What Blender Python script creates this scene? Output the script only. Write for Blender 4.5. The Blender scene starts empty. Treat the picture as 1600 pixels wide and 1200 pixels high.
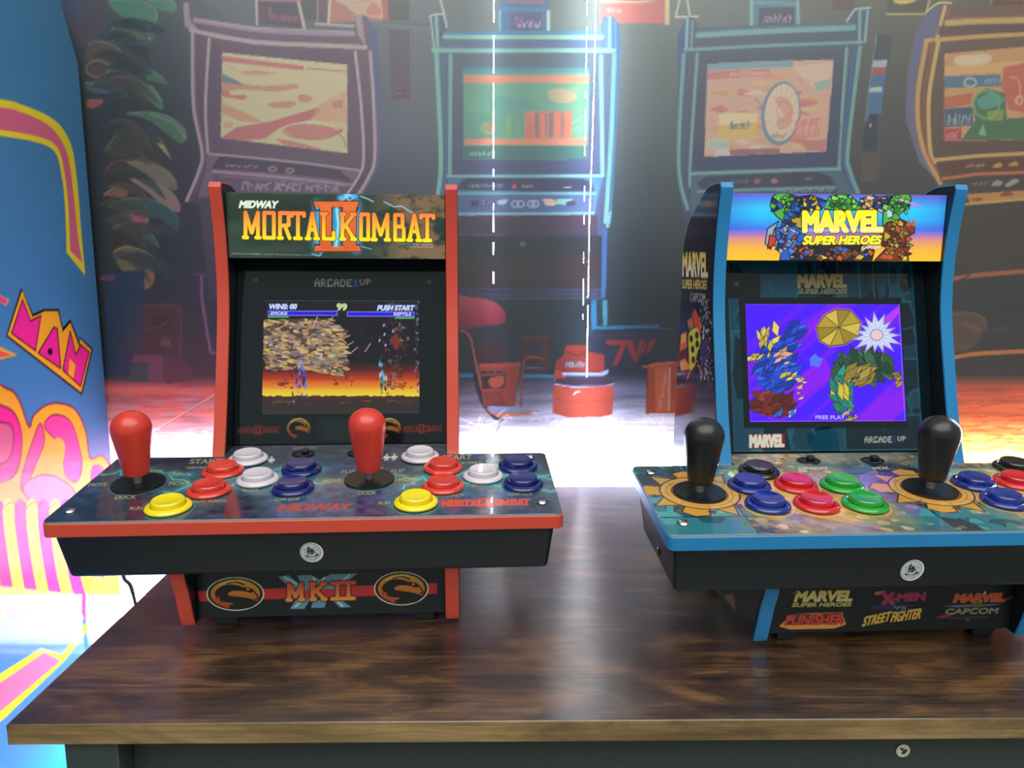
import bpy, bmesh, math, random
import numpy as np
from mathutils import Vector, Matrix
random.seed(7); RNG = np.random.default_rng(11)
SC = bpy.context.scene
COL = SC.collection

# ------------------------------------------------------------------ camera constants (metres, table top is z = 0)
PITCH, YAW, ROLL, FOC, CAMH = .1618, -.018, .005, 1174.7, .3123
def cam_axes():
    f = np.array([-math.sin(YAW)*math.cos(PITCH), math.cos(YAW)*math.cos(PITCH), -math.sin(PITCH)])
    r = np.array([math.cos(YAW), math.sin(YAW), 0.]); u = np.cross(r, f)
    c, s = math.cos(ROLL), math.sin(ROLL)
    return c*r+s*u, -s*r+c*u, f
RT, UP, FW = cam_axes()
CAM = np.array([0, 0, CAMH])
def rays(px, py):
    px = np.asarray(px, float); py = np.asarray(py, float)
    return FW + ((px-800)/FOC)[..., None]*RT - ((py-600)/FOC)[..., None]*UP
MACH = {0: (-.1493, .5669, .0489), 1: (.3279, .5354, .0384)}
def to_local(k, X):
    x, y, a = MACH[k]; c, s = math.cos(a), math.sin(a)
    dx, dy = X[..., 0]-x, X[..., 1]-y
    return np.stack([c*dx+s*dy, -s*dx+c*dy, X[..., 2]], -1)
def hit(k, px, py, p, n):            # photo point -> point on a plane of machine k (k None: world)
    d = rays(px, py); o = np.broadcast_to(CAM, d.shape)
    if k is not None:
        O = to_local(k, o); D = to_local(k, o+d)-O
    else: O, D = o, d
    p = np.array(p, float); n = np.array(n, float)
    t = ((p-O)@n)/(D@n)
    return O+t[..., None]*D

# ------------------------------------------------------------------ object helpers
def tag(o, label, cat, group=None):
    o['label'] = label; o['category'] = cat
    if group: o['group'] = group
    return o
def empty(name, loc=(0, 0, 0), rz=0):
    o = bpy.data.objects.new(name, None); COL.objects.link(o)
    o.location = loc; o.rotation_euler = (0, 0, rz); o.empty_display_size = .05
    return o
class MB:
    def __init__(s): s.v = []; s.f = []; s.m = []
    def add(s, vs, fs, m=0):
        b = len(s.v); s.v += [tuple(map(float, q)) for q in vs]
        for f in fs: s.f.append([b+i for i in f]); s.m.append(m)
        return s
    def box(s, a, b, m=0):
        x0, y0, z0 = a; x1, y1, z1 = b
        return s.add([(x0,y0,z0),(x1,y0,z0),(x1,y1,z0),(x0,y1,z0),(x0,y0,z1),(x1,y0,z1),(x1,y1,z1),(x0,y1,z1)],
                     [(0,3,2,1),(4,5,6,7),(0,1,5,4),(1,2,6,5),(2,3,7,6),(3,0,4,7)], m)
    def hexa(s, lo, hi, m=0):         # two quads of points
        return s.add(list(lo)+list(hi), [(0,3,2,1),(4,5,6,7),(0,1,5,4),(1,2,6,5),(2,3,7,6),(3,0,4,7)], m)
    def prism_u(s, prof, u0, u1, m=0):  # profile in (v,z), extruded along u
        n = len(prof)
        vs = [(u0, v, z) for v, z in prof]+[(u1, v, z) for v, z in prof]
        fs = [tuple(range(n)), tuple(range(2*n-1, n-1, -1))]
        fs += [(i, n+i, n+(i+1) % n, (i+1) % n) for i in range(n)]
        return s.add(vs, fs, m)
    def prism_z(s, out, zf0, zf1, m=0):  # outline in (u,v); z from functions
        n = len(out)
        vs = [(u, v, zf0(u, v)) for u, v in out]+[(u, v, zf1(u, v)) for u, v in out]
        fs = [tuple(range(n-1, -1, -1)), tuple(range(n, 2*n))]
        fs += [(i, (i+1) % n, n+(i+1) % n, n+i) for i in range(n)]
        return s.add(vs, fs, m)
    def lathe(s, prof, c=(0, 0, 0), seg=32, m=0, axis='z', sx=1, sy=1):
        vs = []; fs = []; n = len(prof)
        for r, h in prof:
            for k in range(seg):
                a = 2*math.pi*k/seg; x, y = r*math.cos(a)*sx, r*math.sin(a)*sy
                if axis == 'z': vs.append((c[0]+x, c[1]+y, c[2]+h))
                elif axis == 'y': vs.append((c[0]+x, c[1]-h, c[2]+y))
                else: vs.append((c[0]-h, c[1]-x, c[2]+y))
        for i in range(n-1):
            for k in range(seg):
                k2 = (k+1) % seg
                fs.append((i*seg+k, i*seg+k2, (i+1)*seg+k2, (i+1)*seg+k))
        fs.append(tuple(range(seg-1, -1, -1))); fs.append(tuple(range((n-1)*seg, n*seg)))
        return s.add(vs, fs, m)
    def tube(s, pts, r, seg=10, m=0):
        pts = [Vector(p) for p in pts]; vs = []; fs = []
        for i, p in enumerate(pts):
            t = (pts[min(i+1, len(pts)-1)]-pts[max(i-1, 0)]).normalized()
            a = t.cross(Vector((.31, .2, .93))).normalized(); b = t.cross(a)
            for k in range(seg):
                w = 2*math.pi*k/seg; vs.append(p+a*(r*math.cos(w))+b*(r*math.sin(w)))
        for i in range(len(pts)-1):
            for k in range(seg):
                k2 = (k+1) % seg; fs.append((i*seg+k, i*seg+k2, (i+1)*seg+k2, (i+1)*seg+k))
        fs.append(tuple(range(seg-1, -1, -1))); n = len(pts); fs.append(tuple(range((n-1)*seg, n*seg)))
        return s.add(vs, fs, m)
    def mesh(s, name, mats, smooth=None, fix=True):
        me = bpy.data.meshes.new(name); me.from_pydata(s.v, [], s.f)
        for m in (mats if isinstance(mats, (list, tuple)) else [mats]): me.materials.append(m)
        me.polygons.foreach_set('material_index', s.m)
        if fix:
            bm = bmesh.new(); bm.from_mesh(me); bmesh.ops.recalc_face_normals(bm, faces=bm.faces[:]); bm.to_mesh(me); bm.free()
        if smooth:
            me.polygons.foreach_set('use_smooth', [True]*len(me.polygons)); me.set_sharp_from_angle(angle=math.radians(smooth))
        me.update(); return me
    def build(s, name, mats, parent=None, loc=None, smooth=None, bevel=0, seg=2, label=None):
        o = bpy.data.objects.new(name, s.mesh(name, mats, smooth)); COL.objects.link(o)
        if parent: o.parent = parent
        if loc: o.location = loc
        if bevel:
            b = o.modifiers.new('bevel', 'BEVEL'); b.width = bevel; b.segments = seg; b.limit_method = 'ANGLE'; b.angle_limit = math.radians(35)
            if not smooth:
                o.data.polygons.foreach_set('use_smooth', [True]*len(o.data.polygons)); o.data.set_sharp_from_angle(angle=math.radians(50))
        if label: o['label'] = label
        return o
def copy_tree(o, parent=None):
    c = o.copy(); COL.objects.link(c)
    if parent: c.parent = parent
    for ch in [q for q in bpy.data.objects if q.parent == o]: copy_tree(ch, c)
    return c

# ------------------------------------------------------------------ materials
def lin(c):
    c = np.asarray(c, float)/255.
    return np.where(c <= .04045, c/12.92, ((np.clip(c, 0, None)+.055)/1.055)**2.4)
def col4(c): return tuple(float(q) for q in lin(c))+(1.,)
def setin(nd, **kw):
    for k, v in kw.items(): nd.inputs[k.replace('_', ' ')].default_value = v
def pmat(name, c, rough=.4, metal=0, coat=0, spec=.5, bump=0, bscale=300, var=0):
    m = bpy.data.materials.new(name); m.use_nodes = True; nt = m.node_tree; b = nt.nodes['Principled BSDF']
    setin(b, Base_Color=col4(c), Roughness=rough, Metallic=metal, Coat_Weight=coat)
    b.inputs['Specular IOR Level'].default_value = spec
    tc = nt.nodes.new('ShaderNodeTexCoord'); nz = nt.nodes.new('ShaderNodeTexNoise'); setin(nz, Scale=bscale, Detail=4.)
    nt.links.new(tc.outputs['Object'], nz.inputs['Vector'])
    if bump:
        bp = nt.nodes.new('ShaderNodeBump'); setin(bp, Strength=bump, Distance=.0006)
        nt.links.new(nz.outputs['Fac'], bp.inputs['Height']); nt.links.new(bp.outputs['Normal'], b.inputs['Normal'])
    mr = nt.nodes.new('ShaderNodeMapRange'); setin(mr, To_Min=max(0, rough-.05), To_Max=min(1, rough+.05))
    nt.links.new(nz.outputs['Fac'], mr.inputs['Value']); nt.links.new(mr.outputs['Result'], b.inputs['Roughness'])
    return m
def print_mat(name, rough=.35, spec=.5, emit=0., base=1., coat=0.):
    m = bpy.data.materials.new(name); m.use_nodes = True; nt = m.node_tree; b = nt.nodes['Principled BSDF']
    at = nt.nodes.new('ShaderNodeVertexColor'); at.layer_name = 'ink'
    nz = nt.nodes.new('ShaderNodeTexNoise'); setin(nz, Scale=220., Detail=3.)
    tc = nt.nodes.new('ShaderNodeTexCoord'); nt.links.new(tc.outputs['Object'], nz.inputs['Vector'])
    mr = nt.nodes.new('ShaderNodeMapRange'); setin(mr, To_Min=max(0, rough-.02), To_Max=rough+.02)
    nt.links.new(nz.outputs['Fac'], mr.inputs['Value']); nt.links.new(mr.outputs['Result'], b.inputs['Roughness'])
    b.inputs['Specular IOR Level'].default_value = spec; b.inputs['Coat Weight'].default_value = coat; b.inputs['Coat Roughness'].default_value = .04
    if base == 1.: nt.links.new(at.outputs['Color'], b.inputs['Base Color'])
    else:
        mx = nt.nodes.new('ShaderNodeMix'); mx.data_type = 'RGBA'; mx.inputs['Factor'].default_value = base
        mx.inputs['A'].default_value = (0.003, 0.003, 0.003, 1); nt.links.new(at.outputs['Color'], mx.inputs['B']); nt.links.new(mx.outputs['Result'], b.inputs['Base Color'])
    if emit:
        nt.links.new(at.outputs['Color'], b.inputs['Emission Color']); b.inputs['Emission Strength'].default_value = emit
    return m

# ------------------------------------------------------------------ printed artwork: colours laid on a fine grid of points
_fc = {}
def glyphs(s):
    if s in _fc: return _fc[s]
    cu = bpy.data.curves.new('t', 'FONT'); cu.body = s; cu.fill_mode = 'NONE'; cu.resolution_u = 5
    o = bpy.data.objects.new('t', cu); COL.objects.link(o)
    dg = bpy.context.evaluated_depsgraph_get(); dg.update()
    me = o.evaluated_get(dg).to_mesh()
    co = np.array([v.co[:2] for v in me.vertices]); ed = np.array([e.vertices[:] for e in me.edges])
    o.evaluated_get(dg).to_mesh_clear(); bpy.data.objects.remove(o); bpy.data.curves.remove(cu)
    E = co[ed]                                   # n,2,2
    mn = E[..., 0].min(); mx = E[..., 0].max(); lo = min(0, 0)
    hgt = max(E[..., 1].max(), 1e-6)
    E = E.copy(); E[..., 0] = (E[..., 0]-mn)/(mx-mn); E[..., 1] /= hgt
    _fc[s] = E; return E
def catmull(p, n=6, closed=False):
    p = np.asarray(p, float); N = len(p); out = []
    rng = range(N if closed else N-1)
    for i in rng:
        g = (lambda k: p[k % N]) if closed else (lambda k: p[min(max(k, 0), N-1)])
        a, b, c, d = g(i-1), g(i), g(i+1), g(i+2)
        for k in range(n):
            t = k/n; out.append(.5*((2*b)+(c-a)*t+(2*a-5*b+4*c-d)*t*t+(3*b-a-3*c+d)*t**3))
    if not closed: out.append(p[-1])
    return np.array(out)
def fbm(X, Y, seed=0, octv=4):
    out = np.zeros_like(X); amp = 1.; tot = 0
    r = np.random.default_rng(seed)
    for o in range(octv):
        T = r.random((64, 64)); xi = np.floor(X).astype(int); yi = np.floor(Y).astype(int)
        fx = X-xi; fy = Y-yi; fx = fx*fx*(3-2*fx); fy = fy*fy*(3-2*fy)
        g = lambda a, b: T[b % 64, a % 64]
        out += amp*((g(xi, yi)*(1-fx)+g(xi+1, yi)*fx)*(1-fy)+(g(xi, yi+1)*(1-fx)+g(xi+1, yi+1)*fx)*fy)
        tot += amp; amp *= .5; X = X*2.03+5.1; Y = Y*2.03+1.7
    return out/tot
class Canvas:
    SS = 3
    def __init__(s, x0, x1, y0, y1, res, base=(0, 0, 0), tf=None):
        s.x0, s.y0, s.res = x0, y0, res
        s.W = int(round((x1-x0)/res))+1; s.H = int(round((y1-y0)/res))+1
        s.a = np.empty((s.H, s.W, 3)); s.a[:] = np.array(base, float)
        s.base_tf = tf or (lambda q: q); s.z = (0, 0, 1.)
    def crop(s, ox=0, oy=0, k=1.): s.z = (ox, oy, k); return s
    def T(s, pts):
        p = np.asarray(pts, float); p = p*s.z[2]+np.array([s.z[0], s.z[1]])
        q = s.base_tf(p)
        return (q-np.array([s.x0, s.y0]))/s.res
    def XY(s): return np.meshgrid(s.x0+np.arange(s.W)*s.res, s.y0+np.arange(s.H)*s.res)
    def scale(s, p):
        p = np.asarray(p, float); a = s.T([p, p+[1, 0], p+[0, 1]])
        return .5*(np.linalg.norm(a[1]-a[0])+np.linalg.norm(a[2]-a[0]))
    def _put(s, i0, j0, cov, col, a, P=None):
        h, w = cov.shape
        if callable(col): c = col()
        elif isinstance(col, tuple) and col[0] == 'v':
            t = np.linspace(0, 1, h)[:, None, None]; c = np.array(col[2], float)*(1-t)+np.array(col[1], float)*t
        elif isinstance(col, tuple) and col[0] == 'h':
            t = np.linspace(0, 1, w)[None, :, None]; c = np.array(col[1], float)*(1-t)+np.array(col[2], float)*t
        else: c = np.array(col, float)
        k = (cov*a)[..., None]; R = s.a[j0:j0+h, i0:i0+w]
        R[:] = R*(1-k)+c*k
    def edges(s, E, col, a=1., grow=0):            # E n,2,2 in canvas cells
        if grow: s._seg(E, grow, col, a)
        lo = np.floor(E.reshape(-1, 2).min(0)).astype(int)-1; hi = np.ceil(E.reshape(-1, 2).max(0)).astype(int)+2
        i0, j0 = max(lo[0], 0), max(lo[1], 0); i1, j1 = min(hi[0], s.W), min(hi[1], s.H)
        if i1 <= i0 or j1 <= j0: return s
        S = s.SS; w, h = i1-i0, j1-j0
        X = i0-.5+(np.arange(w*S)+.5)/S; Y = j0-.5+(np.arange(h*S)+.5)/S
        M = np.zeros((h*S, w*S), bool)
        for (xa, ya), (xb, yb) in E:
            if ya == yb: continue
            r0, r1 = np.searchsorted(Y, [min(ya, yb), max(ya, yb)])
            if r1 <= r0: continue
            xi = xa+(Y[r0:r1]-ya)*(xb-xa)/(yb-ya)
            M[r0:r1] ^= X[None, :] < xi[:, None]
        s._put(i0, j0, M.reshape(h, S, w, S).mean((1, 3)), col, a); return s
    def poly(s, pts, col, a=1., sm=False):
        p = catmull(pts, closed=True) if sm else np.asarray(pts, float)
        q = s.T(p); return s.edges(np.stack([q, np.roll(q, -1, 0)], 1), col, a)
    def _seg(s, E, w, col, a, soft=None):
        pad = (w if soft is None else 3*w)+2
        lo = np.floor(E.reshape(-1, 2).min(0)-pad).astype(int); hi = np.ceil(E.reshape(-1, 2).max(0)+pad).astype(int)
        i0, j0 = max(lo[0], 0), max(lo[1], 0); i1, j1 = min(hi[0], s.W), min(hi[1], s.H)
        if i1 <= i0 or j1 <= j0: return
        D = np.full((j1-j0, i1-i0), 1e9)
        for (A, B) in E:
            l = np.floor(np.minimum(A, B)-pad).astype(int); h = np.ceil(np.maximum(A, B)+pad).astype(int)
            a0, b0 = max(l[0], i0), max(l[1], j0); a1, b1 = min(h[0], i1), min(h[1], j1)
            if a1 <= a0 or b1 <= b0: continue
            X, Y = np.meshgrid(np.arange(a0, a1), np.arange(b0, b1))
            d = B-A; L = d@d
            t = np.clip(((X-A[0])*d[0]+(Y-A[1])*d[1])/L, 0, 1) if L > 0 else 0
            dd = np.hypot(X-A[0]-t*d[0], Y-A[1]-t*d[1])
            V = D[b0-j0:b1-j0, a0-i0:a1-i0]; np.minimum(V, dd, out=V)
        cov = np.clip(w-D+.5, 0, 1) if soft is None else np.exp(-(D/w)**2)
        s._put(i0, j0, cov, col, a)
    def stroke(s, pts, w, col, a=1., sm=False, closed=False, soft=None):
        p = catmull(pts, closed=closed) if sm else np.asarray(pts, float)
        k = s.scale(p[len(p)//2]); q = s.T(p)
        E = np.stack([q[:-1], q[1:]], 1)
        if closed: E = np.concatenate([E, [[q[-1], q[0]]]])
        s._seg(E, w*k*.5, col, a, soft); return s
    def glow(s, pts, w, col, a=1., sm=False): return s.stroke(pts if len(pts) > 1 else [pts[0], pts[0]], 2*w, col, a, sm, soft=1)
    def ell(s, cx, cy, rx, ry, col, a=1., rot=0, n=40):
        t = np.arange(n)*2*math.pi/n; x = rx*np.cos(t); y = ry*np.sin(t); c, d = math.cos(rot), math.sin(rot)
        return s.poly(np.stack([cx+c*x-d*y, cy+d*x+c*y], 1), col, a)
    def ring(s, cx, cy, rx, ry, w, col, a=1., n=40):
        t = np.arange(n)*2*math.pi/n
        return s.stroke(np.stack([cx+rx*np.cos(t), cy+ry*np.sin(t)], 1), w, col, a, closed=True)
    def text(s, body, bl, br, up, col, a=1., bold=0., line=None, lw=.1):   # baseline from bl to br, cap height vector up
        G = glyphs(body); bl = np.array(bl, float); ex = np.array(br, float)-bl; ey = np.array(up, float)
        Pp = bl+G[..., 0:1]*ex+G[..., 1:2]*ey
        E = s.T(Pp.reshape(-1, 2)).reshape(-1, 2, 2)
        hh = np.linalg.norm(s.T([bl+ey])[0]-s.T([bl])[0])
        if line is not None: s.edges(E, line, a, grow=(bold+lw)*hh)
        return s.edges(E, col, a, grow=bold*hh)
    def bars(s, body, bl, br, up, col, a=1., seed=0):      # unreadable lettering: little upright strokes
        r = random.Random(seed); bl = np.array(bl, float); ex = np.array(br, float)-bl; ey = np.array(up, float); n = body
        for i in range(n):
            p = bl+ex*(i+.2+.3*r.random())/n; q = p+ey*(.5+.5*r.random())+ex*(r.random()-.5)*.8/n
            s.stroke([p, q, p+ex*.6/n+ey*r.random()], np.linalg.norm(ex)/n*.25, col, a)
    def block(s, pts, col, a=1.): return s.poly(pts, col, a)
    def sample(s, U, V):
        x = np.clip((U-s.x0)/s.res, 0, s.W-1.001); y = np.clip((V-s.y0)/s.res, 0, s.H-1.001)
        i = x.astype(int); j = y.astype(int); fx = (x-i)[..., None]; fy = (y-j)[..., None]
        A = s.a
        return (A[j, i]*(1-fx)+A[j, i+1]*fx)*(1-fy)+(A[j+1, i]*(1-fx)+A[j+1, i+1]*fx)*fy
def grid_mesh(name, blocks, mat, parent=None, back=None, holes=None, edge=(20, 22, 24)):
    """blocks: list of (P[H,W,3], C[H,W,3] 0..255). back: offset vector giving the panel its thickness."""
    V = []; Q = []; C = []; b = 0
    for P, K in blocks:
        H, W = P.shape[:2]; idx = np.arange(H*W).reshape(H, W)+b
        q = np.stack([idx[:-1, :-1], idx[:-1, 1:], idx[1:, 1:], idx[1:, :-1]], -1).reshape(-1, 4)
        if holes is not None: q = q[~holes.reshape(-1)]
        V.append(P.reshape(-1, 3)); C.append(K.reshape(-1, 3)); Q.append(q); b += H*W
        if back is not None:
            loop = np.concatenate([idx[0, :-1], idx[:-1, -1], idx[-1, :0:-1], idx[:0:-1, 0]])-(b-H*W)
            Pf = P.reshape(-1, 3); Kf = K.reshape(-1, 3); n = len(loop)
            V.append(Pf[loop]+np.array(back)); C.append(Kf[loop]*0+np.array(edge)); st = b; b += n
            a = loop+(st-H*W); c = np.arange(n)+st
            Q.append(np.stack([np.roll(a, -1), a, c, np.roll(c, -1)], -1))
            # the back: fan of quads from opposite border points
            w1, h1 = W-1, H-1
            bot = c[:w1+1]; top = np.concatenate([[c[(2*w1+h1) % n]], c[w1+h1:2*w1+h1][::-1]]) if False else None
            e0 = c[0]; e1 = c[w1]; e2 = c[w1+h1]; e3 = c[2*w1+h1]
            Q.append(np.array([[e3, e2, e1, e0]]))
    V = np.concatenate(V); Q = np.concatenate(Q); C = np.concatenate(C)
    me = bpy.data.meshes.new(name)
    me.vertices.add(len(V)); me.vertices.foreach_set('co', V.astype(np.float32).ravel())
    me.loops.add(Q.size); me.loops.foreach_set('vertex_index', Q.astype(np.int32).ravel())
    me.polygons.add(len(Q)); me.polygons.foreach_set('loop_start', np.arange(0, Q.size, 4, dtype=np.int32))
    at = me.color_attributes.new('ink', 'FLOAT_COLOR', 'POINT')
    at.data.foreach_set('color', np.concatenate([lin(np.clip(C, 0, 255)), np.ones((len(C), 1))], 1).astype(np.float32).ravel())
    me.materials.append(mat); me.update(calc_edges=True); me.validate()
    o = bpy.data.objects.new(name, me); COL.objects.link(o)
    if parent: o.parent = parent
    return o
# ------------------------------------------------------------------ shared machine dimensions (u right, v back, z up)
PW, PD, PH, RISE = .404, .1354, .113, .0154
SL = RISE/PD
def ptop(u, v): return PH+SL*v
BODY, PT = .1178, .0122            # half width of the cabinet, side panel thickness
MQ = (.188, .3143, .3763, .1053)   # marquee plane v, bottom, top, half width
def bez(z): return .176+.261*(z-.16)
SCR = (.078, .160, .2722)
FRONT = [(.0405, .007), (.0350, .024), (.0300, .041), (.0235, .057), (.0260, .075), (.060, .088), (.1250, .100), (.1390, .122), (.1440, .131), (.1560, .165),
         (.1680, .208), (.1780, .246), (.1835, .274), (.1855, .305), (.1835, .340), (.1795, .365), (.1765, .3800)]
BACK = [(.1790, .3842), (.2060, .3845), (.2260, .3790), (.2450, .3695), (.2640, .360), (.2790, .347), (.2890, .3300), (.2920, .3100), (.2935, .25), (.2960, .18), (.2985, .1036), (.3000, .007)]
PROFILE = list(map(tuple, catmull(FRONT, 4)))+list(map(tuple, catmull(BACK, 4)))
def offset(prof, d):
    p = np.array(prof); n = len(p)
    t = np.roll(p, -1, 0)-np.roll(p, 1, 0); t /= np.linalg.norm(t, axis=1)[:, None]
    nn = np.stack([-t[:, 1], t[:, 0]], 1)
    return [tuple(q) for q in p+nn*d]
area = sum(a[0]*b[1]-b[0]*a[1] for a, b in zip(PROFILE, PROFILE[1:]+PROFILE[:1]))
OUTS = 1 if area < 0 else -1

def tf_plane(k, p, n, ax):
    return lambda q: hit(k, q[:, 0], q[:, 1], p, n)[:, ax]
def tf_panel(k): return tf_plane(k, (0, 0, PH), (0, -SL, 1), [0, 1])
def tf_bezel(k): return tf_plane(k, (0, .176, .16), (0, -1, .261), [0, 2])
def tf_marq(k): return tf_plane(k, (0, MQ[0], 0), (0, 1, 0), [0, 2])
def tf_kick(k): return tf_plane(k, (0, .046, 0), (0, 1, 0), [0, 2])
def tf_side(k): return tf_plane(k, (-BODY, 0, 0), (1, 0, 0), [1, 2])

SLAB = {'M': [[(0, 0), (0, 1)], [(0, 1), (.5, .2)], [(.5, .2), (1, 1)], [(1, 1), (1, 0)], [(-.14, 0), (.14, 0)], [(.86, 0), (1.14, 0)]],
        'O': [[(0, 0), (0, 1), (1, 1), (1, 0), (0, 0)]],
        'R': [[(0, 0), (0, 1), (.9, 1), (.9, .52), (0, .48)], [(.5, .5), (1, 0)], [(-.15, 0), (.2, 0)]],
        'T': [[(.5, 0), (.5, 1)], [(0, .9), (0, 1), (1, 1), (1, .9)], [(.25, 0), (.75, 0)]],
        'A': [[(0, 0), (.5, 1), (1, 0)], [(.22, .35), (.78, .35)], [(-.15, 0), (.2, 0)], [(.8, 0), (1.15, 0)]],
        'L': [[(.2, 1), (.2, 0), (1, 0), (1, .25)], [(0, 1), (.4, 1)]],
        'K': [[(0, 0), (0, 1)], [(1, 1), (.05, .42)], [(.3, .55), (1, 0)], [(-.12, 1), (.2, 1)], [(-.12, 0), (.2, 0)], [(.8, 1), (1.1, 1)], [(.85, 0), (1.12, 0)]],
        'B': [[(0, 0), (0, 1), (.85, 1), (.85, .55), (0, .52)], [(.85, .5), (1, .45), (1, 0), (0, 0)]],
        'I': [[(.5, 0), (.5, 1)], [(.1, 0), (.9, 0)], [(.1, 1), (.9, 1)]]}
def slab_word(c, letters, bl, br, up, w, col, line=None, lw=0, a=1.):
    """letters: (char, x0, x1) with x as a fraction of the baseline; w stroke in user units"""
    bl = np.array(bl, float); ex = np.array(br, float)-bl; ey = np.array(up, float); E = []
    for ch, x0, x1 in letters:
        for pl in SLAB[ch]:
            p = np.array(pl, float); q = bl+(x0+(x1-x0)*p[:, :1])*ex+p[:, 1:]*ey; q = c.T(q)
            E += [(q[i], q[i+1]) for i in range(len(q)-1)]
    E = np.array(E); k = c.scale(bl+ex*.5)
    if line is not None: c._seg(E, (w*.5+lw)*k, line, a)
    c._seg(E, w*.5*k, col, a)
MKL = [('M', .02, .085), ('O', .118, .168), ('R', .2, .25), ('T', .262, .325), ('A', .345, .392), ('L', .415, .48), ('K', .525, .585), ('O', .622, .66), ('M', .69, .76), ('B', .8, .845), ('A', .875, .925), ('T', .935, 1.)]
def mk_small(c, bl, br, up, w, col, mid):
    slab_word(c, [('I', .42, .50), ('I', .50, .58)], np.array(bl)-np.array(up)*.25, np.array(br)-np.array(up)*.25, np.array(up)*1.5, w*1.5, mid)
    slab_word(c, MKL, bl, br, up, w, col)
PIX = {'A': ['0110', '1001', '1111', '1001', '1001'], 'R': ['1110', '1001', '1110', '1010', '1001'], 'C': ['1111', '1000', '1000', '1001', '1111'],
       'D': ['1110', '1001', '1001', '1001', '1110'], 'E': ['1111', '1000', '1110', '1000', '1111'], 'U': ['1001', '1001', '1001', '1001', '0110'], 'P': ['1110', '1001', '1110', '1000', '1000'],
       '1': ['0110', '1110', '0110', '0110', '1111']}
def pixel_word(c, s, bl, br, h, col, col1, skip=''):
    bl = np.array(bl, float); ex = np.array(br, float)-bl; n = len(s)*5-1; st = ex/n
    for i, ch in enumerate(s):
        if ch in skip: continue
        up1 = ch in 'UP' and i >= len(s)-2; hh = h*(.78 if up1 else 1.); dy = -h*.22 if up1 else 0
        for r, row in enumerate(PIX[ch]):
            for q, b in enumerate(row):
                if b == '1':
                    p = bl+st*(i*5+q)+np.array([0, -hh*(5-r)/5+dy])
                    c.poly([p, p+st*1.08, p+st*1.08+[0, hh/5*1.05], p+[0, hh/5*1.05]], col1 if ch == '1' else col)
def dragon(c, k=1., dark=(12, 14, 14), top=(226, 172, 40), bot=(168, 62, 40), ring=(235, 228, 205), cx=0, cy=0, rx=128, ry=73):
    """round dragon emblem; coordinates relative to its centre, rx/ry its outer radii"""
    f = lambda pts: [(cx+x*rx, cy+y*ry) for x, y in pts]
    if ring is not None: c.ell(cx, cy, rx, ry, ring)
    c.ell(cx, cy, rx*.955, ry*.95, dark); c.ell(cx, cy, rx*.86, ry*.86, ('v', top, bot))
    c.poly(f([(-.70, -.12), (-.52, -.42), (-.25, -.56), (.05, -.52), (.3, -.40), (.52, -.36), (.62, -.22), (.56, -.06), (.36, -.14), (.12, -.20), (-.14, -.16), (-.26, -.02), (-.18, .10), (.16, .18), (.46, .26), (.74, .44), (.62, .74), (.30, .88), (-.1, .84), (-.42, .74), (-.12, .64), (-.10, .54), (-.36, .50), (-.56, .36), (-.68, .12)]), dark, sm=True)
    c.stroke(f([(.62, -.2), (.74, .05), (.78, .25), (.70, .3)]), .05*rx, dark, sm=True)
    c.stroke(f([(-.3, -.62), (0, -.72), (.3, -.55)]), .05*rx, dark, sm=True)
    c.stroke(f([(-.55, -.5), (-.2, -.72), (.2, -.8)]), .04*rx, (245, 215, 110), .8, sm=True)
    for x, y in ((-.5, .55), (-.3, .72), (-.62, .3)): c.ell(cx+x*rx, cy+y*ry, .1*rx, .12*ry, bot)
    c.ell(cx+.44*rx, cy-.27*ry, .05*rx, .06*ry, top)

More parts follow.
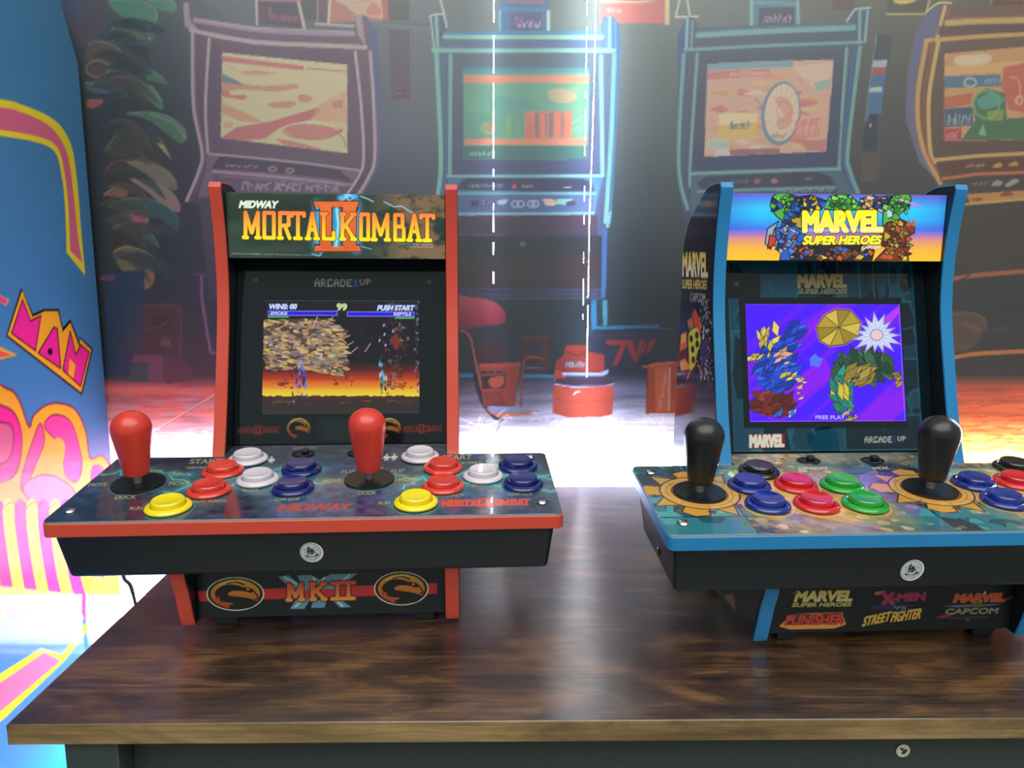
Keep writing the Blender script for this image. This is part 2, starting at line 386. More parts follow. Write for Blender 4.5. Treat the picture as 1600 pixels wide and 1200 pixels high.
# ------------------------------------------------------------------ artwork of the red-edged machine
def art_marquee_red():
    c = Canvas(-MQ[3], MQ[3], MQ[1], MQ[2], .0004, (40, 56, 46), tf_marq(0)); X, Y = c.XY()
    n = fbm(X*40, Y*90, 3); c.a *= (.75+.6*n)[..., None]
    n2 = fbm(X*70+9, Y*90, 8); m = np.clip((X-.03)*30, 0, 1)*np.clip((n2-.42)*5, 0, 1)*.75
    c.a = c.a*(1-m[..., None])+np.array([150, 112, 78])*m[..., None]
    c.crop(300, 260, .275)
    c.glow([(712, 215), (712, 470)], 26, (70, 170, 235), .9); c.glow([(935, 215), (935, 470)], 26, (70, 170, 235), .9)
    c.glow([(840, 180), (880, 165), (930, 170)], 16, (90, 190, 245), .9)
    for sd in range(5):
        r = random.Random(sd); p = [(840+sd*16, 205)]
        for i in range(4): p.append((p[-1][0]+r.uniform(-18, 26), p[-1][1]-12))
        c.stroke(p, 4, (170, 230, 255), .9)
    c.stroke([(1090, 200), (1150, 230), (1190, 225), (1270, 275)], 7, (150, 190, 235), .9); c.stroke([(960, 170), (1000, 185), (1030, 200)], 8, (190, 215, 240), .7)
    c.stroke([(680, 495), (720, 510), (740, 488)], 6, (120, 190, 240), .8); c.stroke([(960, 455), (1020, 470)], 6, (150, 200, 240), .7)
    O1, O2 = (236, 110, 44), (214, 92, 40)
    for q in ([(690, 200), (948, 200), (940, 250), (700, 250)], [(700, 445), (950, 445), (962, 482), (692, 482)], [(728, 215), (792, 215), (792, 470), (728, 470)], [(858, 215), (932, 215), (932, 470), (858, 470)]):
        c.stroke(q, 9, (70, 34, 16), closed=True)
    for q in ([(690, 200), (948, 200), (940, 232), (700, 232)], [(700, 452), (950, 452), (962, 482), (692, 482)], [(728, 215), (792, 215), (792, 470), (728, 470)], [(858, 215), (932, 215), (932, 470), (858, 470)]):
        c.poly(q, ('v', O1, O2))
    c.poly([(800, 238), (850, 238), (850, 452), (800, 452)], (38, 150, 190)); c.glow([(822, 240), (832, 330), (818, 450)], 9, (170, 235, 250), .9)
    c.poly([(842, 238), (858, 238), (858, 452), (842, 452)], (60, 80, 70))
    slab_word(c, MKL, (282, 403), (1372, 421), (0, -142), 22, ('v', (255, 122, 62), (243, 245, 20)), (84, 40, 14), 3.5)
    c.text('MIDWAY', (268, 234), (480, 236), (10, -38), (232, 240, 215), bold=.085)
    c.text('MORTAL KOMBAT and all related characters and elements', (225, 500), (740, 508), (0, -9), (205, 210, 195), .75)
    c.text('MORTAL KOMBAT copyright 1993', (1195, 445), (1370, 449), (0, -9), (225, 225, 215), .8)
    c.text('Midway Manufacturing Company', (1222, 459), (1370, 463), (0, -9), (225, 225, 215), .8)
    return c
def art_bezel_red():
    c = Canvas(-.1053, .1053, .131, .3143, .0006, (13, 23, 26), tf_bezel(0))
    c.crop(300, 260, .275); pixel_word(c, 'ARCADE1UP', (696, 684), (1018, 684), 44, (128, 130, 126), (30, 70, 130))
    for x, y in ((360, 645), (1345, 655)): c.ell(x, y, 20, 16, (30, 40, 44)); c.ell(x+3, y, 8, 7, (78, 84, 86))
    c.crop(300, 560, .275)
    mk_small(c, (258, 424), (494, 420), (0, -30), 5, (120, 38, 28), (124, 26, 24)); mk_small(c, (1190, 418), (1420, 412), (0, -30), 5, (120, 38, 28), (124, 26, 24))
    dragon(c, cx=606, cy=397, rx=78, ry=69, ring=None, dark=(13, 22, 24), top=(150, 122, 48), bot=(120, 46, 30)); dragon(c, cx=1120, cy=397, rx=78, ry=69, ring=None, dark=(13, 22, 24), top=(150, 122, 48), bot=(120, 46, 30))
    c.poly([(712, 338), (905, 338), (905, 468), (712, 468)], (20, 30, 32))
    for y in range(355, 465, 17): c.stroke([(750, y), (900, y)], 5, (34, 44, 45))
    return c
def art_screen_red():
    c = Canvas(-.078, .078, .160, .2722, .0004, (22, 20, 26), tf_bezel(0)); X, Y = c.XY(); c.crop(400, 460, .16875)
    n = fbm(X*200, Y*160, 5); c.a *= (.7+.7*n)[..., None]
    # fire sky and floor, bands of the game picture
    def band(y0, y1, a, b): c.poly([(30, y0), (1540, y0), (1540, y1), (30, y1)], ('v', a, b))
    band(640, 720, (40, 22, 26), (110, 32, 30)); band(715, 800, (110, 32, 30), (205, 76, 30)); band(795, 880, (205, 78, 30), (238, 170, 44)); band(875, 950, (238, 170, 44), (226, 232, 60)); band(945, 1130, (58, 40, 38), (44, 44, 44))
    r = random.Random(4)
    for i in range(60):
        x = r.uniform(40, 1500); y = 945+r.uniform(-4, 60); c.stroke([(x, y), (x+r.uniform(30, 90), y+r.uniform(-16, 16))], r.uniform(3, 9), r.choice([(110, 40, 30), (70, 40, 36), (160, 80, 50), (120, 90, 80)]), .8)
    rag = [(45, 975)]+[(x, 938+r.uniform(-7, 12)) for x in range(45, 1520, 30)]+[(1515, 985)]
    c.poly(rag, (70, 38, 30), .85)
    edge = [(40, 230), (700, 230), (720, 260), (830, 330), (830, 450), (845, 600), (830, 740), (760, 750), (600, 720), (480, 690), (300, 700), (110, 700), (60, 560), (20, 320)]
    c.poly(edge, (84, 62, 52))
    E = c.T(edge)
    def inside(x, y):
        k = False; m = len(edge)
        for i in range(m):
            (xa, ya), (xb, yb) = edge[i], edge[(i+1) % m]
            if (ya > y) != (yb > y) and x < xa+(y-ya)*(xb-xa)/(yb-ya): k = not k
        return k
    for i in range(900):
        x, y = r.uniform(20, 850), r.uniform(225, 750)
        if not inside(x, y): continue
        col = r.choice([(196, 158, 84), (214, 176, 92), (160, 128, 96), (140, 112, 112), (120, 128, 116), (168, 134, 130), (92, 70, 66), (206, 190, 150), (70, 54, 56)])
        c.ell(x, y, r.uniform(14, 44), r.uniform(7, 17), col, .85, rot=r.uniform(-.1, .3), n=14)
    for i in range(170):
        x, y = r.gauss(1290, 50), r.uniform(60, 860); c.ell(x, y, r.uniform(4, 20), r.uniform(5, 20), r.choice([(60, 46, 50), (84, 60, 62), (40, 34, 44), (120, 50, 40), (150, 120, 130)]), .7, n=10)
    for i in range(40):
        x, y = r.gauss(1490, 10), r.uniform(60, 900); c.ell(x, y, r.uniform(4, 14), r.uniform(6, 20), r.choice([(84, 60, 110), (60, 44, 84), (130, 110, 160)]), .8, n=10)
    for x, y in ((280, 830), (1330, 850), (790, 790)):
        for i in range(24): c.ell(x+r.gauss(0, 50), y+r.gauss(0, 22), r.uniform(6, 18), r.uniform(6, 16), r.choice([(160, 60, 40), (190, 80, 50), (110, 40, 36)]), .8, n=10)
    c.poly([(1250, 400), (1300, 360), (1330, 430), (1310, 520), (1280, 500)], (120, 44, 34))
    for p in ([(570, 205), (535, 295)], [(715, 205), (655, 275)], [(940, 490), (870, 550)], [(1060, 455), (1010, 530)], [(870, 380), (820, 400)], [(900, 440), (850, 470)]): c.stroke(p, 9, (206, 160, 176), .9)
    for x, y in ((1190, 370), (1145, 425), (1200, 470), (1270, 340), (1185, 285)): c.ell(x, y, 10, 16, (150, 150, 200), rot=.3, n=12)
    # two plain bursts of glowing splinters where the players stand
    for cx, cy, w, h, pal in ((415, 790, 85, 230, [(70, 70, 190), (110, 112, 214), (50, 44, 140), (90, 120, 226), (40, 36, 70)]), (1172, 745, 62, 170, [(96, 176, 214), (30, 70, 66), (60, 130, 124), (150, 206, 226), (24, 40, 40)])):
        for i in range(34):
            x, y = cx+r.gauss(0, w*.42), cy+r.uniform(-h, h); k = 1-.6*abs(y-cy)/h; d = r.uniform(10, 24)*k
            c.poly([(x, y-2.2*d), (x+d*.8, y), (x+r.uniform(-4, 4), y+2.2*d), (x-d*.8, y+r.uniform(-6, 6))], r.choice(pal), .9)
    # score line
    c.text('WINS: 00', (118, 134), (372, 134), (10, -44), (206, 222, 255), bold=.09, line=(40, 50, 170), lw=.06)
    c.text('PUSH START', (1125, 146), (1458, 146), (10, -44), (206, 222, 255), bold=.09, line=(40, 50, 170), lw=.06)
    c.text('99', (752, 144), (840, 146), (0, -58), (206, 214, 160), bold=.09, line=(50, 60, 30), lw=.05)
    for x0, x1, y in ((112, 757, 150), (843, 1468, 158)):
        c.poly([(x0, y), (x1, y+2), (x1, y+48), (x0, y+46)], (150, 150, 245)); c.poly([(x0+6, y+6), (x1-6, y+8), (x1-6, y+42), (x0+6, y+40)], (38, 16, 224))
    c.poly([(112, 198), (305, 200), (305, 216), (112, 214)], (70, 170, 96)); c.poly([(1285, 208), (1470, 208), (1470, 226), (1285, 226)], (70, 170, 96))
    c.text('SMOKE', (134, 187), (288, 188), (5, -26), (226, 230, 255), bold=.06); c.text('REPTILE', (1275, 195), (1435, 196), (5, -26), (226, 230, 255), bold=.06)
    return c
def art_panel_red():
    c = Canvas(-.202, .202, 0, .1640, .0005, (40, 46, 62), tf_panel(0)); X, Y = c.XY()
    n1 = fbm(X*22, Y*30, 1); n2 = fbm(X*130, Y*150, 2); n3 = fbm(X*14+4, Y*20, 6)
    k = np.clip((n1-.45)*4, 0, 1)[..., None]; c.a = c.a*(1-.5*k)+np.array([92, 58, 92])*.5*k
    k = np.clip((n3-.5)*5, 0, 1)[..., None]; c.a = c.a*(1-.5*k)+np.array([54, 72, 136])*.5*k
    c.a *= (.42+1.1*n2)[..., None]
    spk = (RNG.random(c.a.shape[:2]) > .985)[..., None]; c.a = c.a*(1-.35*spk)+120*.35*spk
    T = (70, 150, 150)
    def zig(pts, seed, w=.0014, amp=.004, col=(130, 196, 200)):
        r = random.Random(seed); out = []
        for (xa, ya), (xb, yb) in zip(pts[:-1], pts[1:]):
            m = 8
            for i in range(m): out.append((xa+(xb-xa)*i/m+r.gauss(0, amp*.5), ya+(yb-ya)*i/m+r.gauss(0, amp)))
        out.append(pts[-1]); c.glow(out, .006, T, .55); c.stroke(out, w, col, .8)
    tf = c.base_tf; c.base_tf = lambda q: q; c.crop()
    for s in (0, 1):
        o = -.158+.197*s
        c.glow([(o, .073)], .030, (52, 110, 112), .7)
        for bx, by in ((.065, .0535), (.065, .096), (.101, .076), (.134, .0975), (.134, .0565), (.044, .022)):
            c.glow([(o+bx, by)], .022, (62, 140, 140), .75)
        zig([(o+.02, .085), (o+.05, .07), (o+.085, .066), (o+.12, .078), (o+.16, .07)], 3+s); zig([(o+.03, .06), (o+.06, .075), (o+.1, .095), (o+.15, .1)], 5+s)
    zig([(.15, .075), (.2, .08)], 9); zig([(.15, .06), (.2, .045)], 10); zig([(-.2, .095), (-.16, .1), (-.12, .09)], 12)
    for s in (0, 1):
        o = -.158+.197*s
        c.ring(o, .073, .0232, .0232, .0008, (84, 110, 108), .7); c.ring(o+.044, .022, .0195, .0195, .0007, (150, 146, 110), .6)
    c.base_tf = tf
    # tall faded figures of stone in the print
    c.crop(40, 620, .2875)
    for x, w, col in ((430, 46, (74, 50, 62)), (600, 50, (66, 42, 66)), (1120, 44, (120, 44, 44))): c.poly([(x-w, 660), (x-w*.6, 520), (x+w*.4, 500), (x+w, 660)], col, .75)
    G = (166, 156, 96)
    for s, a, b, h in (('START', (890, 364), (1060, 362), (8, -25)), ('HIGH PUNCH', (868, 392), (1020, 389), (7, -13)), ('JUMP', (638, 415), (738, 412), (5, -16)), ('FLIP', (775, 430), (850, 428), (5, -18)), ('MOVE', (340, 488), (440, 485), (6, -19)), ('MOVE', (778, 482), (885, 478), (6, -20)),
                       ('DUCK', (485, 556), (598, 555), (5, -20)), ('RUN', (565, 615), (632, 613), (5, -17)), ('LOW PUNCH', (915, 575), (1085, 572), (3, -15)), ('BLOCK', (1180, 515), (1265, 512), (3, -14)), ('LOW KICK', (1353, 567), (1490, 562), (3, -16))):
        c.text(s, a, b, h, G, bold=.012)
    c.stroke([(455, 478), (475, 476)], 4, G)
    c.crop(460, 620, .2875)
    for s, a, b, h in (('FLIP', (255, 415), (330, 413), (3, -17)), ('FLIP', (525, 412), (598, 408), (3, -17)), ('JUMP', (400, 398), (480, 396), (3, -16)), ('MOVE', (153, 468), (252, 465), (3, -19)), ('MOVE', (568, 460), (665, 457), (3, -19)), ('DUCK', (347, 532), (443, 530), (2, -20)), ('RUN', (457, 586), (518, 584), (2, -17)),
                       ('LOW PUNCH', (757, 545), (918, 541), (1, -15)), ('BLOCK', (967, 487), (1048, 485), (1, -13)), ('LOW KICK', (1168, 537), (1293, 533), (0, -15)), ('START', (803, 342), (963, 338), (2, -24)), ('HIGH PUNCH', (875, 367), (1018, 363), (1, -13)), ('HIGH KICK', (1130, 353), (1250, 350), (0, -13))):
        c.text(s, a, b, h, G, bold=.012)
    c.stroke([(268, 460), (285, 459)], 4, G); c.stroke([(543, 453), (562, 452)], 4, G)
    mk_small(c, (797, 594), (1276, 586), (0, -30), 10, (206, 70, 48), (160, 40, 34))
    c.crop(300, 560, .275)
    c.text('MIDWAY', (488, 866), (893, 860), (22, -36), (156, 46, 48), bold=.09)
    c.text('OFF ON', (575, 516), (705, 514), (3, -13), (120, 124, 120), .8, bold=.04)
    for x, y in ((450, 577), (1105, 563), (1148, 561)):
        c.ell(x+2, y-15, 7, 5, (200, 206, 200)); c.poly([(x-14, y-8), (x+18, y-8), (x+20, y+6), (x+14, y+6), (x+10, y-2), (x+8, y+18), (x+2, y+18), (x, y+6), (x-6, y+18), (x-13, y+18), (x-8, y-2), (x-16, y+6), (x-22, y+6)], (200, 206, 200))
    return c
def art_kick_red():
    c = Canvas(-.1053, .1053, .009, .075, .0005, (14, 24, 26), tf_kick(0)); c.crop(220, 850, .35)
    c.poly([(252, 210), (1322, 174), (1322, 222), (264, 257)], (186, 46, 44))
    dragon(c, cx=422, cy=223, rx=129, ry=75); dragon(c, cx=1163, cy=199, rx=122, ry=75)
    B = (96, 140, 156)
    for q in ([(612, 146), (660, 140), (740, 205), (690, 215)], [(700, 140), (760, 138), (800, 160), (850, 134), (968, 131), (880, 200), (720, 200)], [(665, 290), (700, 240), (760, 240), (730, 290)], [(760, 285), (770, 250), (830, 250), (820, 285)], [(880, 240), (940, 282), (890, 284), (850, 245)]):
        c.poly(q, B)
    for p in ([(640, 148), (690, 175), (730, 200)], [(770, 150), (790, 180), (820, 150)], [(930, 140), (880, 180)], [(690, 280), (720, 250)], [(900, 276), (870, 250)]): c.stroke(p, 8, (186, 214, 214), .9)
    slab_word(c, [('M', .04, .22), ('K', .38, .55), ('I', .64, .84), ('I', .80, 1.0)], (650, 250), (958, 242), (0, -70), 18, ('v', (206, 74, 40), (226, 152, 60)), (30, 14, 10), 4)
    c.ell(752, 180, 9, 9, (206, 74, 40))
    return c
def art_sticker():
    c = Canvas(-.0095, .0095, -.0095, .0095, .00022, (222, 222, 208)); D = (46, 52, 74); k = .001
    c.ell(-.0008, .0003, .0078, .0078, (196, 204, 204)); c.ring(-.0008, .0003, .0080, .0080, .00035, (52, 56, 66))
    c.crop(0, 0, k)
    c.poly([(-3, 4.6), (-2.2, 5.6), (-1.2, 5.0), (-1, 3.8), (1, 3.6), (1.8, 2), (3.6, -.8), (3.0, -1.2), (1.2, .6), (1.6, -1.4), (-.2, -2.0), (-1.8, -1.4), (-2, .6), (-2.6, -2.6), (-3.3, -2.4), (-3.4, 1.2), (-3.6, 3.2)], D)
    c.poly([(-2.2, 3.2), (-.6, 3.2), (-.8, 2.0), (-2, 2.1)], (120, 136, 150)); c.poly([(-1.6, .4), (-1.0, -1), (-.4, .4)], (196, 204, 204))
    for x, y, r in ((-5.4, 2.6, .5), (-5.2, .2, .5), (3.2, 4.6, .3), (2.2, 4.5, .25), (3.2, 2.8, .4), (4.8, 2.0, .55), (-4.2, 1.4, .3), (-2.5, 6.4, .25)): c.ell(x, y, r, r, (60, 66, 84), n=10)
    c.poly([(-5.6, -2.6), (-4.6, -2.2), (-4, -3.4), (-3, -2.4), (-3.2, -4.2), (-5, -4)], (34, 36, 44)); c.poly([(2.0, -2.6), (4, -1.6), (5.8, -1.2), (5.2, -2.6), (3, -3.4)], (34, 36, 44))
    c.stroke([(-4, -4.6), (-1, -3.6), (2, -3.8), (5.4, -2.6)], .5, (60, 56, 60), sm=True); c.bars(12, (-3.4, -5.6), (4.4, -4.6), (0, .8), (70, 66, 74), seed=3); c.bars(10, (-2.4, -6.6), (3.2, -6.4), (0, .5), (90, 86, 94), seed=5)
    return c

# ------------------------------------------------------------------ artwork of the blue-edged machine
def art_marquee_blue():
    c = Canvas(-MQ[3], MQ[3], MQ[1], MQ[2], .0004, (0, 0, 0), tf_marq(1)); X, Y = c.XY()
    t = (Y-MQ[1])/(MQ[2]-MQ[1]); side = np.abs(X)/MQ[3]
    st = np.array([0, .18, .33, .40, .48, .62, .78, .92, 1.]); cs = np.array([(238, 190, 40), (240, 176, 60), (214, 140, 130), (160, 110, 200), (60, 120, 226), (40, 178, 240), (44, 196, 240), (70, 140, 228), (110, 90, 200)], float)
    for k in range(3): c.a[..., k] = np.interp(t, st, cs[:, k])
    v = np.clip((side-.72)/.3, 0, 1)[..., None]*.35; c.a = c.a*(1-v)+np.array([70, 70, 190])*v*(t[..., None] > .45)+c.a*v*(t[..., None] <= .45)
    c.crop(1040, 260, .325); K = (14, 16, 24)
    def sh(p, col, sm=False, w=5): c.poly(p, col, sm=sm); c.stroke(p, w, K, sm=sm, closed=True)
    NV, GR, DG, BL, RB = (32, 44, 92), (78, 168, 62), (38, 100, 44), (38, 92, 190), (128, 48, 26)
    sh([(515, 145), (560, 128), (640, 150), (655, 205), (665, 262), (600, 275), (545, 250), (508, 200)], GR, True); c.poly([(560, 170), (620, 165), (640, 240), (580, 250)], DG, .8, sm=True); c.stroke([(540, 150), (560, 200), (610, 230)], 5, (150, 226, 110), sm=True)
    sh([(770, 205), (780, 160), (830, 134), (890, 145), (940, 205)], GR, True); c.poly([(800, 170), (880, 165), (900, 205), (790, 205)], DG, .6); c.stroke([(800, 150), (840, 145), (880, 155)], 6, (150, 226, 110))
    sh([(1070, 150), (1165, 132), (1176, 185), (1130, 225), (1080, 275), (1045, 285), (1050, 200)], GR, True); c.poly([(1080, 190), (1140, 160), (1130, 215), (1070, 260)], DG, .8)
    sh([(575, 205), (620, 150), (700, 138), (770, 165), (750, 208), (655, 218), (610, 250)], NV); c.poly([(690, 150), (720, 140), (730, 180), (705, 190)], (226, 190, 40)); c.poly([(620, 170), (660, 160), (640, 220), (600, 215)], BL); c.poly([(735, 170), (775, 175), (760, 205)], BL)
    sh([(935, 155), (1090, 142), (1095, 215), (955, 208)], NV); c.poly([(960, 165), (1000, 160), (990, 200), (960, 195)], (226, 176, 130)); c.poly([(1000, 150), (1060, 150), (1050, 170), (1010, 172)], (190, 160, 60)); c.poly([(1060, 190), (1085, 180), (1090, 240), (1068, 245)], (180, 200, 230))
    sh([(600, 230), (650, 215), (655, 300), (610, 290)], (170, 150, 40))
    c.poly([(1110, 150), (1242, 193), (1150, 186)], (226, 100, 200)); c.poly([(1130, 158), (1200, 180), (1150, 176)], (250, 190, 240))
    sh([(478, 370), (490, 300), (545, 262), (520, 310), (505, 400)], (150, 158, 176)); sh([(500, 330), (540, 340), (520, 380), (490, 395)], (190, 60, 40))
    sh([(528, 300), (600, 276), (668, 312), (672, 352), (640, 372), (596, 366), (600, 452), (548, 452), (560, 385), (530, 345)], BL); c.poly([(600, 300), (625, 310), (620, 350), (595, 345)], (206, 190, 120)); c.poly([(545, 320), (590, 300), (580, 360)], NV)
    sh([(1028, 315), (1062, 272), (1092, 262), (1112, 245), (1160, 268), (1198, 285), (1196, 320), (1152, 345), (1168, 452), (1004, 452), (1062, 392)], RB); c.poly([(1092, 255), (1120, 250), (1116, 285), (1096, 285)], (206, 196, 60)); c.poly([(1100, 310), (1150, 300), (1140, 345), (1105, 345)], (140, 120, 40)); c.poly([(1030, 440), (1080, 390), (1100, 370), (1090, 450)], (190, 80, 40)); c.poly([(1140, 400), (1165, 390), (1160, 452), (1140, 452)], (214, 190, 60))
    for x in (1120, 1150, 1175): c.poly([(x, 280), (x+22, 250), (x+26, 292)], (176, 96, 60))
    sh([(640, 375), (960, 378), (1004, 404), (992, 452), (604, 452), (620, 400)], (40, 34, 44)); c.poly([(640, 400), (690, 380), (700, 420), (650, 436)], (196, 84, 44)); c.poly([(780, 400), (850, 376), (900, 420), (870, 445), (800, 440)], (120, 70, 40)); c.poly([(830, 396), (850, 396), (840, 416)], (240, 220, 200)); c.poly([(920, 420), (960, 405), (955, 440)], (60, 110, 210)); c.poly([(745, 425), (780, 440), (740, 450)], (226, 214, 60))
    r = random.Random(6)
    for cx, cy, rx, ry, pal, n in ((590, 195, 75, 60, [GR, DG, (120, 200, 80), NV, BL], 34), (690, 180, 70, 34, [NV, BL, (226, 190, 40), (20, 26, 50)], 24), (850, 172, 74, 34, [GR, DG, (130, 210, 90)], 20), (1000, 180, 70, 32, [NV, (60, 60, 120), (190, 150, 60), (220, 180, 150)], 24), (1110, 190, 60, 60, [GR, DG, (120, 200, 80)], 20), (590, 350, 60, 90, [BL, NV, (70, 130, 226), (190, 60, 40), (150, 158, 176)], 40), (1110, 350, 72, 92, [RB, (176, 84, 44), (96, 36, 24), (196, 160, 50), (140, 120, 40)], 46), (800, 416, 190, 36, [(40, 34, 44), (120, 60, 36), (196, 84, 44), (60, 100, 190), (200, 170, 60)], 54)):
        for i in range(n):
            a, q = r.uniform(0, 6.28), math.sqrt(r.random()); x, y = cx+rx*q*math.cos(a), min(cy+ry*q*math.sin(a), 440); d = r.uniform(9, 24)
            p = [(x+d*r.uniform(.5, 1.2)*math.cos(t), max(y+d*r.uniform(.5, 1.2)*math.sin(t), 136)) for t in (0, 1.3, 2.7, 4.2)]
            c.poly(p, r.choice(pal)); c.stroke(p, 3.5, K, .9, closed=True)
    c.text('MARVEL', (664, 312), (1040, 310), (0, -92), ('v', (250, 240, 30), (246, 226, 120)), bold=.10, line=(60, 30, 14), lw=.04)
    c.poly([(664, 300), (1040, 298), (1040, 312), (664, 314)], (245, 240, 225), .35)
    c.text('SUPER HEROES', (660, 374), (1030, 372), (10, -38), (247, 240, 50), bold=.09, line=(50, 26, 10), lw=.07)
    c.text('CAPCOM', (946, 395), (1028, 395), (0, -11), (245, 245, 240), bold=.1, line=(40, 30, 20), lw=.05)
    return c
def comic(c, seed, cols, x0, y0, x1, y1, n=46, line=(20, 60, 74)):
    """a patchwork of framed panels with loose brush marks"""
    r = random.Random(seed)
    def split(a, b, d, e, depth):
        if depth == 0 or (d-a) < (x1-x0)*.1 or r.random() < .1:
            col = r.choice(cols); c.poly([(a, b), (d, b), (d, e), (a, e)], col)
            for i in range(6):
                px, py = r.uniform(a, d), r.uniform(b, e); w = (d-a)*r.uniform(.1, .35); h = (e-b)*r.uniform(.1, .35); k = r.choice(cols)
                q = [(px+w*math.cos(t)*r.uniform(.6, 1.2), py+h*math.sin(t)*r.uniform(.6, 1.2)) for t in np.linspace(0, 5.4, 6)]
                q = [(min(max(x, a), d), min(max(y, b), e)) for x, y in q]
                c.poly(q, k, .8, sm=False); c.stroke(q[:4], min(d-a, e-b)*.03, line, .6)
            c.stroke([(a, b), (d, b), (d, e), (a, e)], min(x1-x0, y1-y0)*.006, line, .9, closed=True); return
        if (d-a)*r.uniform(.7, 1.3) > (e-b): m = a+(d-a)*r.uniform(.35, .65); split(a, b, m, e, depth-1); split(m, b, d, e, depth-1)
        else: m = b+(e-b)*r.uniform(.35, .65); split(a, b, d, m, depth-1); split(a, m, d, e, depth-1)
    split(x0, y0, x1, y1, 5)
def art_bezel_blue():
    c = Canvas(-.1053, .1053, .131, .3143, .0006, (10, 26, 34)); 
    comic(c, 5, [(10, 34, 46), (14, 52, 68), (8, 24, 32), (18, 66, 86), (12, 44, 58), (8, 26, 36)], -.094, .133, .093, .314, line=(28, 92, 112))
    c.base_tf = tf_bezel(1); c.crop(1120, 390, .2834)
    c.poly([(120, 265), (1015, 265), (1050, 985), (150, 985)], (10, 18, 26)); c.poly([(40, 130), (240, 130), (240, 270), (40, 270)], (13, 22, 28)); c.poly([(1170, 130), (1240, 130), (1260, 1130), (1195, 1130)], (12, 20, 26))
    for x, y, k in ((108, 190, (70, 80, 84)), (1042, 180, (70, 56, 40))): c.ell(x, y, 26, 22, (24, 30, 32)); c.ell(x, y, 12, 10, k)
    c.text('MARVEL', (450, 207), (712, 205), (0, -66), ('v', (150, 124, 52), (132, 124, 100)), bold=.1, line=(10, 16, 20), lw=.05)
    c.text('SUPER HEROES', (448, 243), (716, 242), (5, -26), (118, 112, 84), bold=.07); c.text('CAPCOM', (640, 261), (722, 261), (0, -9), (96, 92, 70), bold=.06)
    c.poly([(178, 1018), (375, 1014), (378, 1090), (180, 1094)], (112, 30, 38)); c.text('MARVEL', (184, 1088), (368, 1084), (0, -62), (214, 204, 190), bold=.1); c.text('MARVEL', (190, 1112), (256, 1111), (0, -9), (120, 124, 124), bold=.03)
    pixel_word(c, 'ARCADE1UP', (815, 1066), (1043, 1062), 34, (186, 184, 170), (30, 60, 90))
    return c
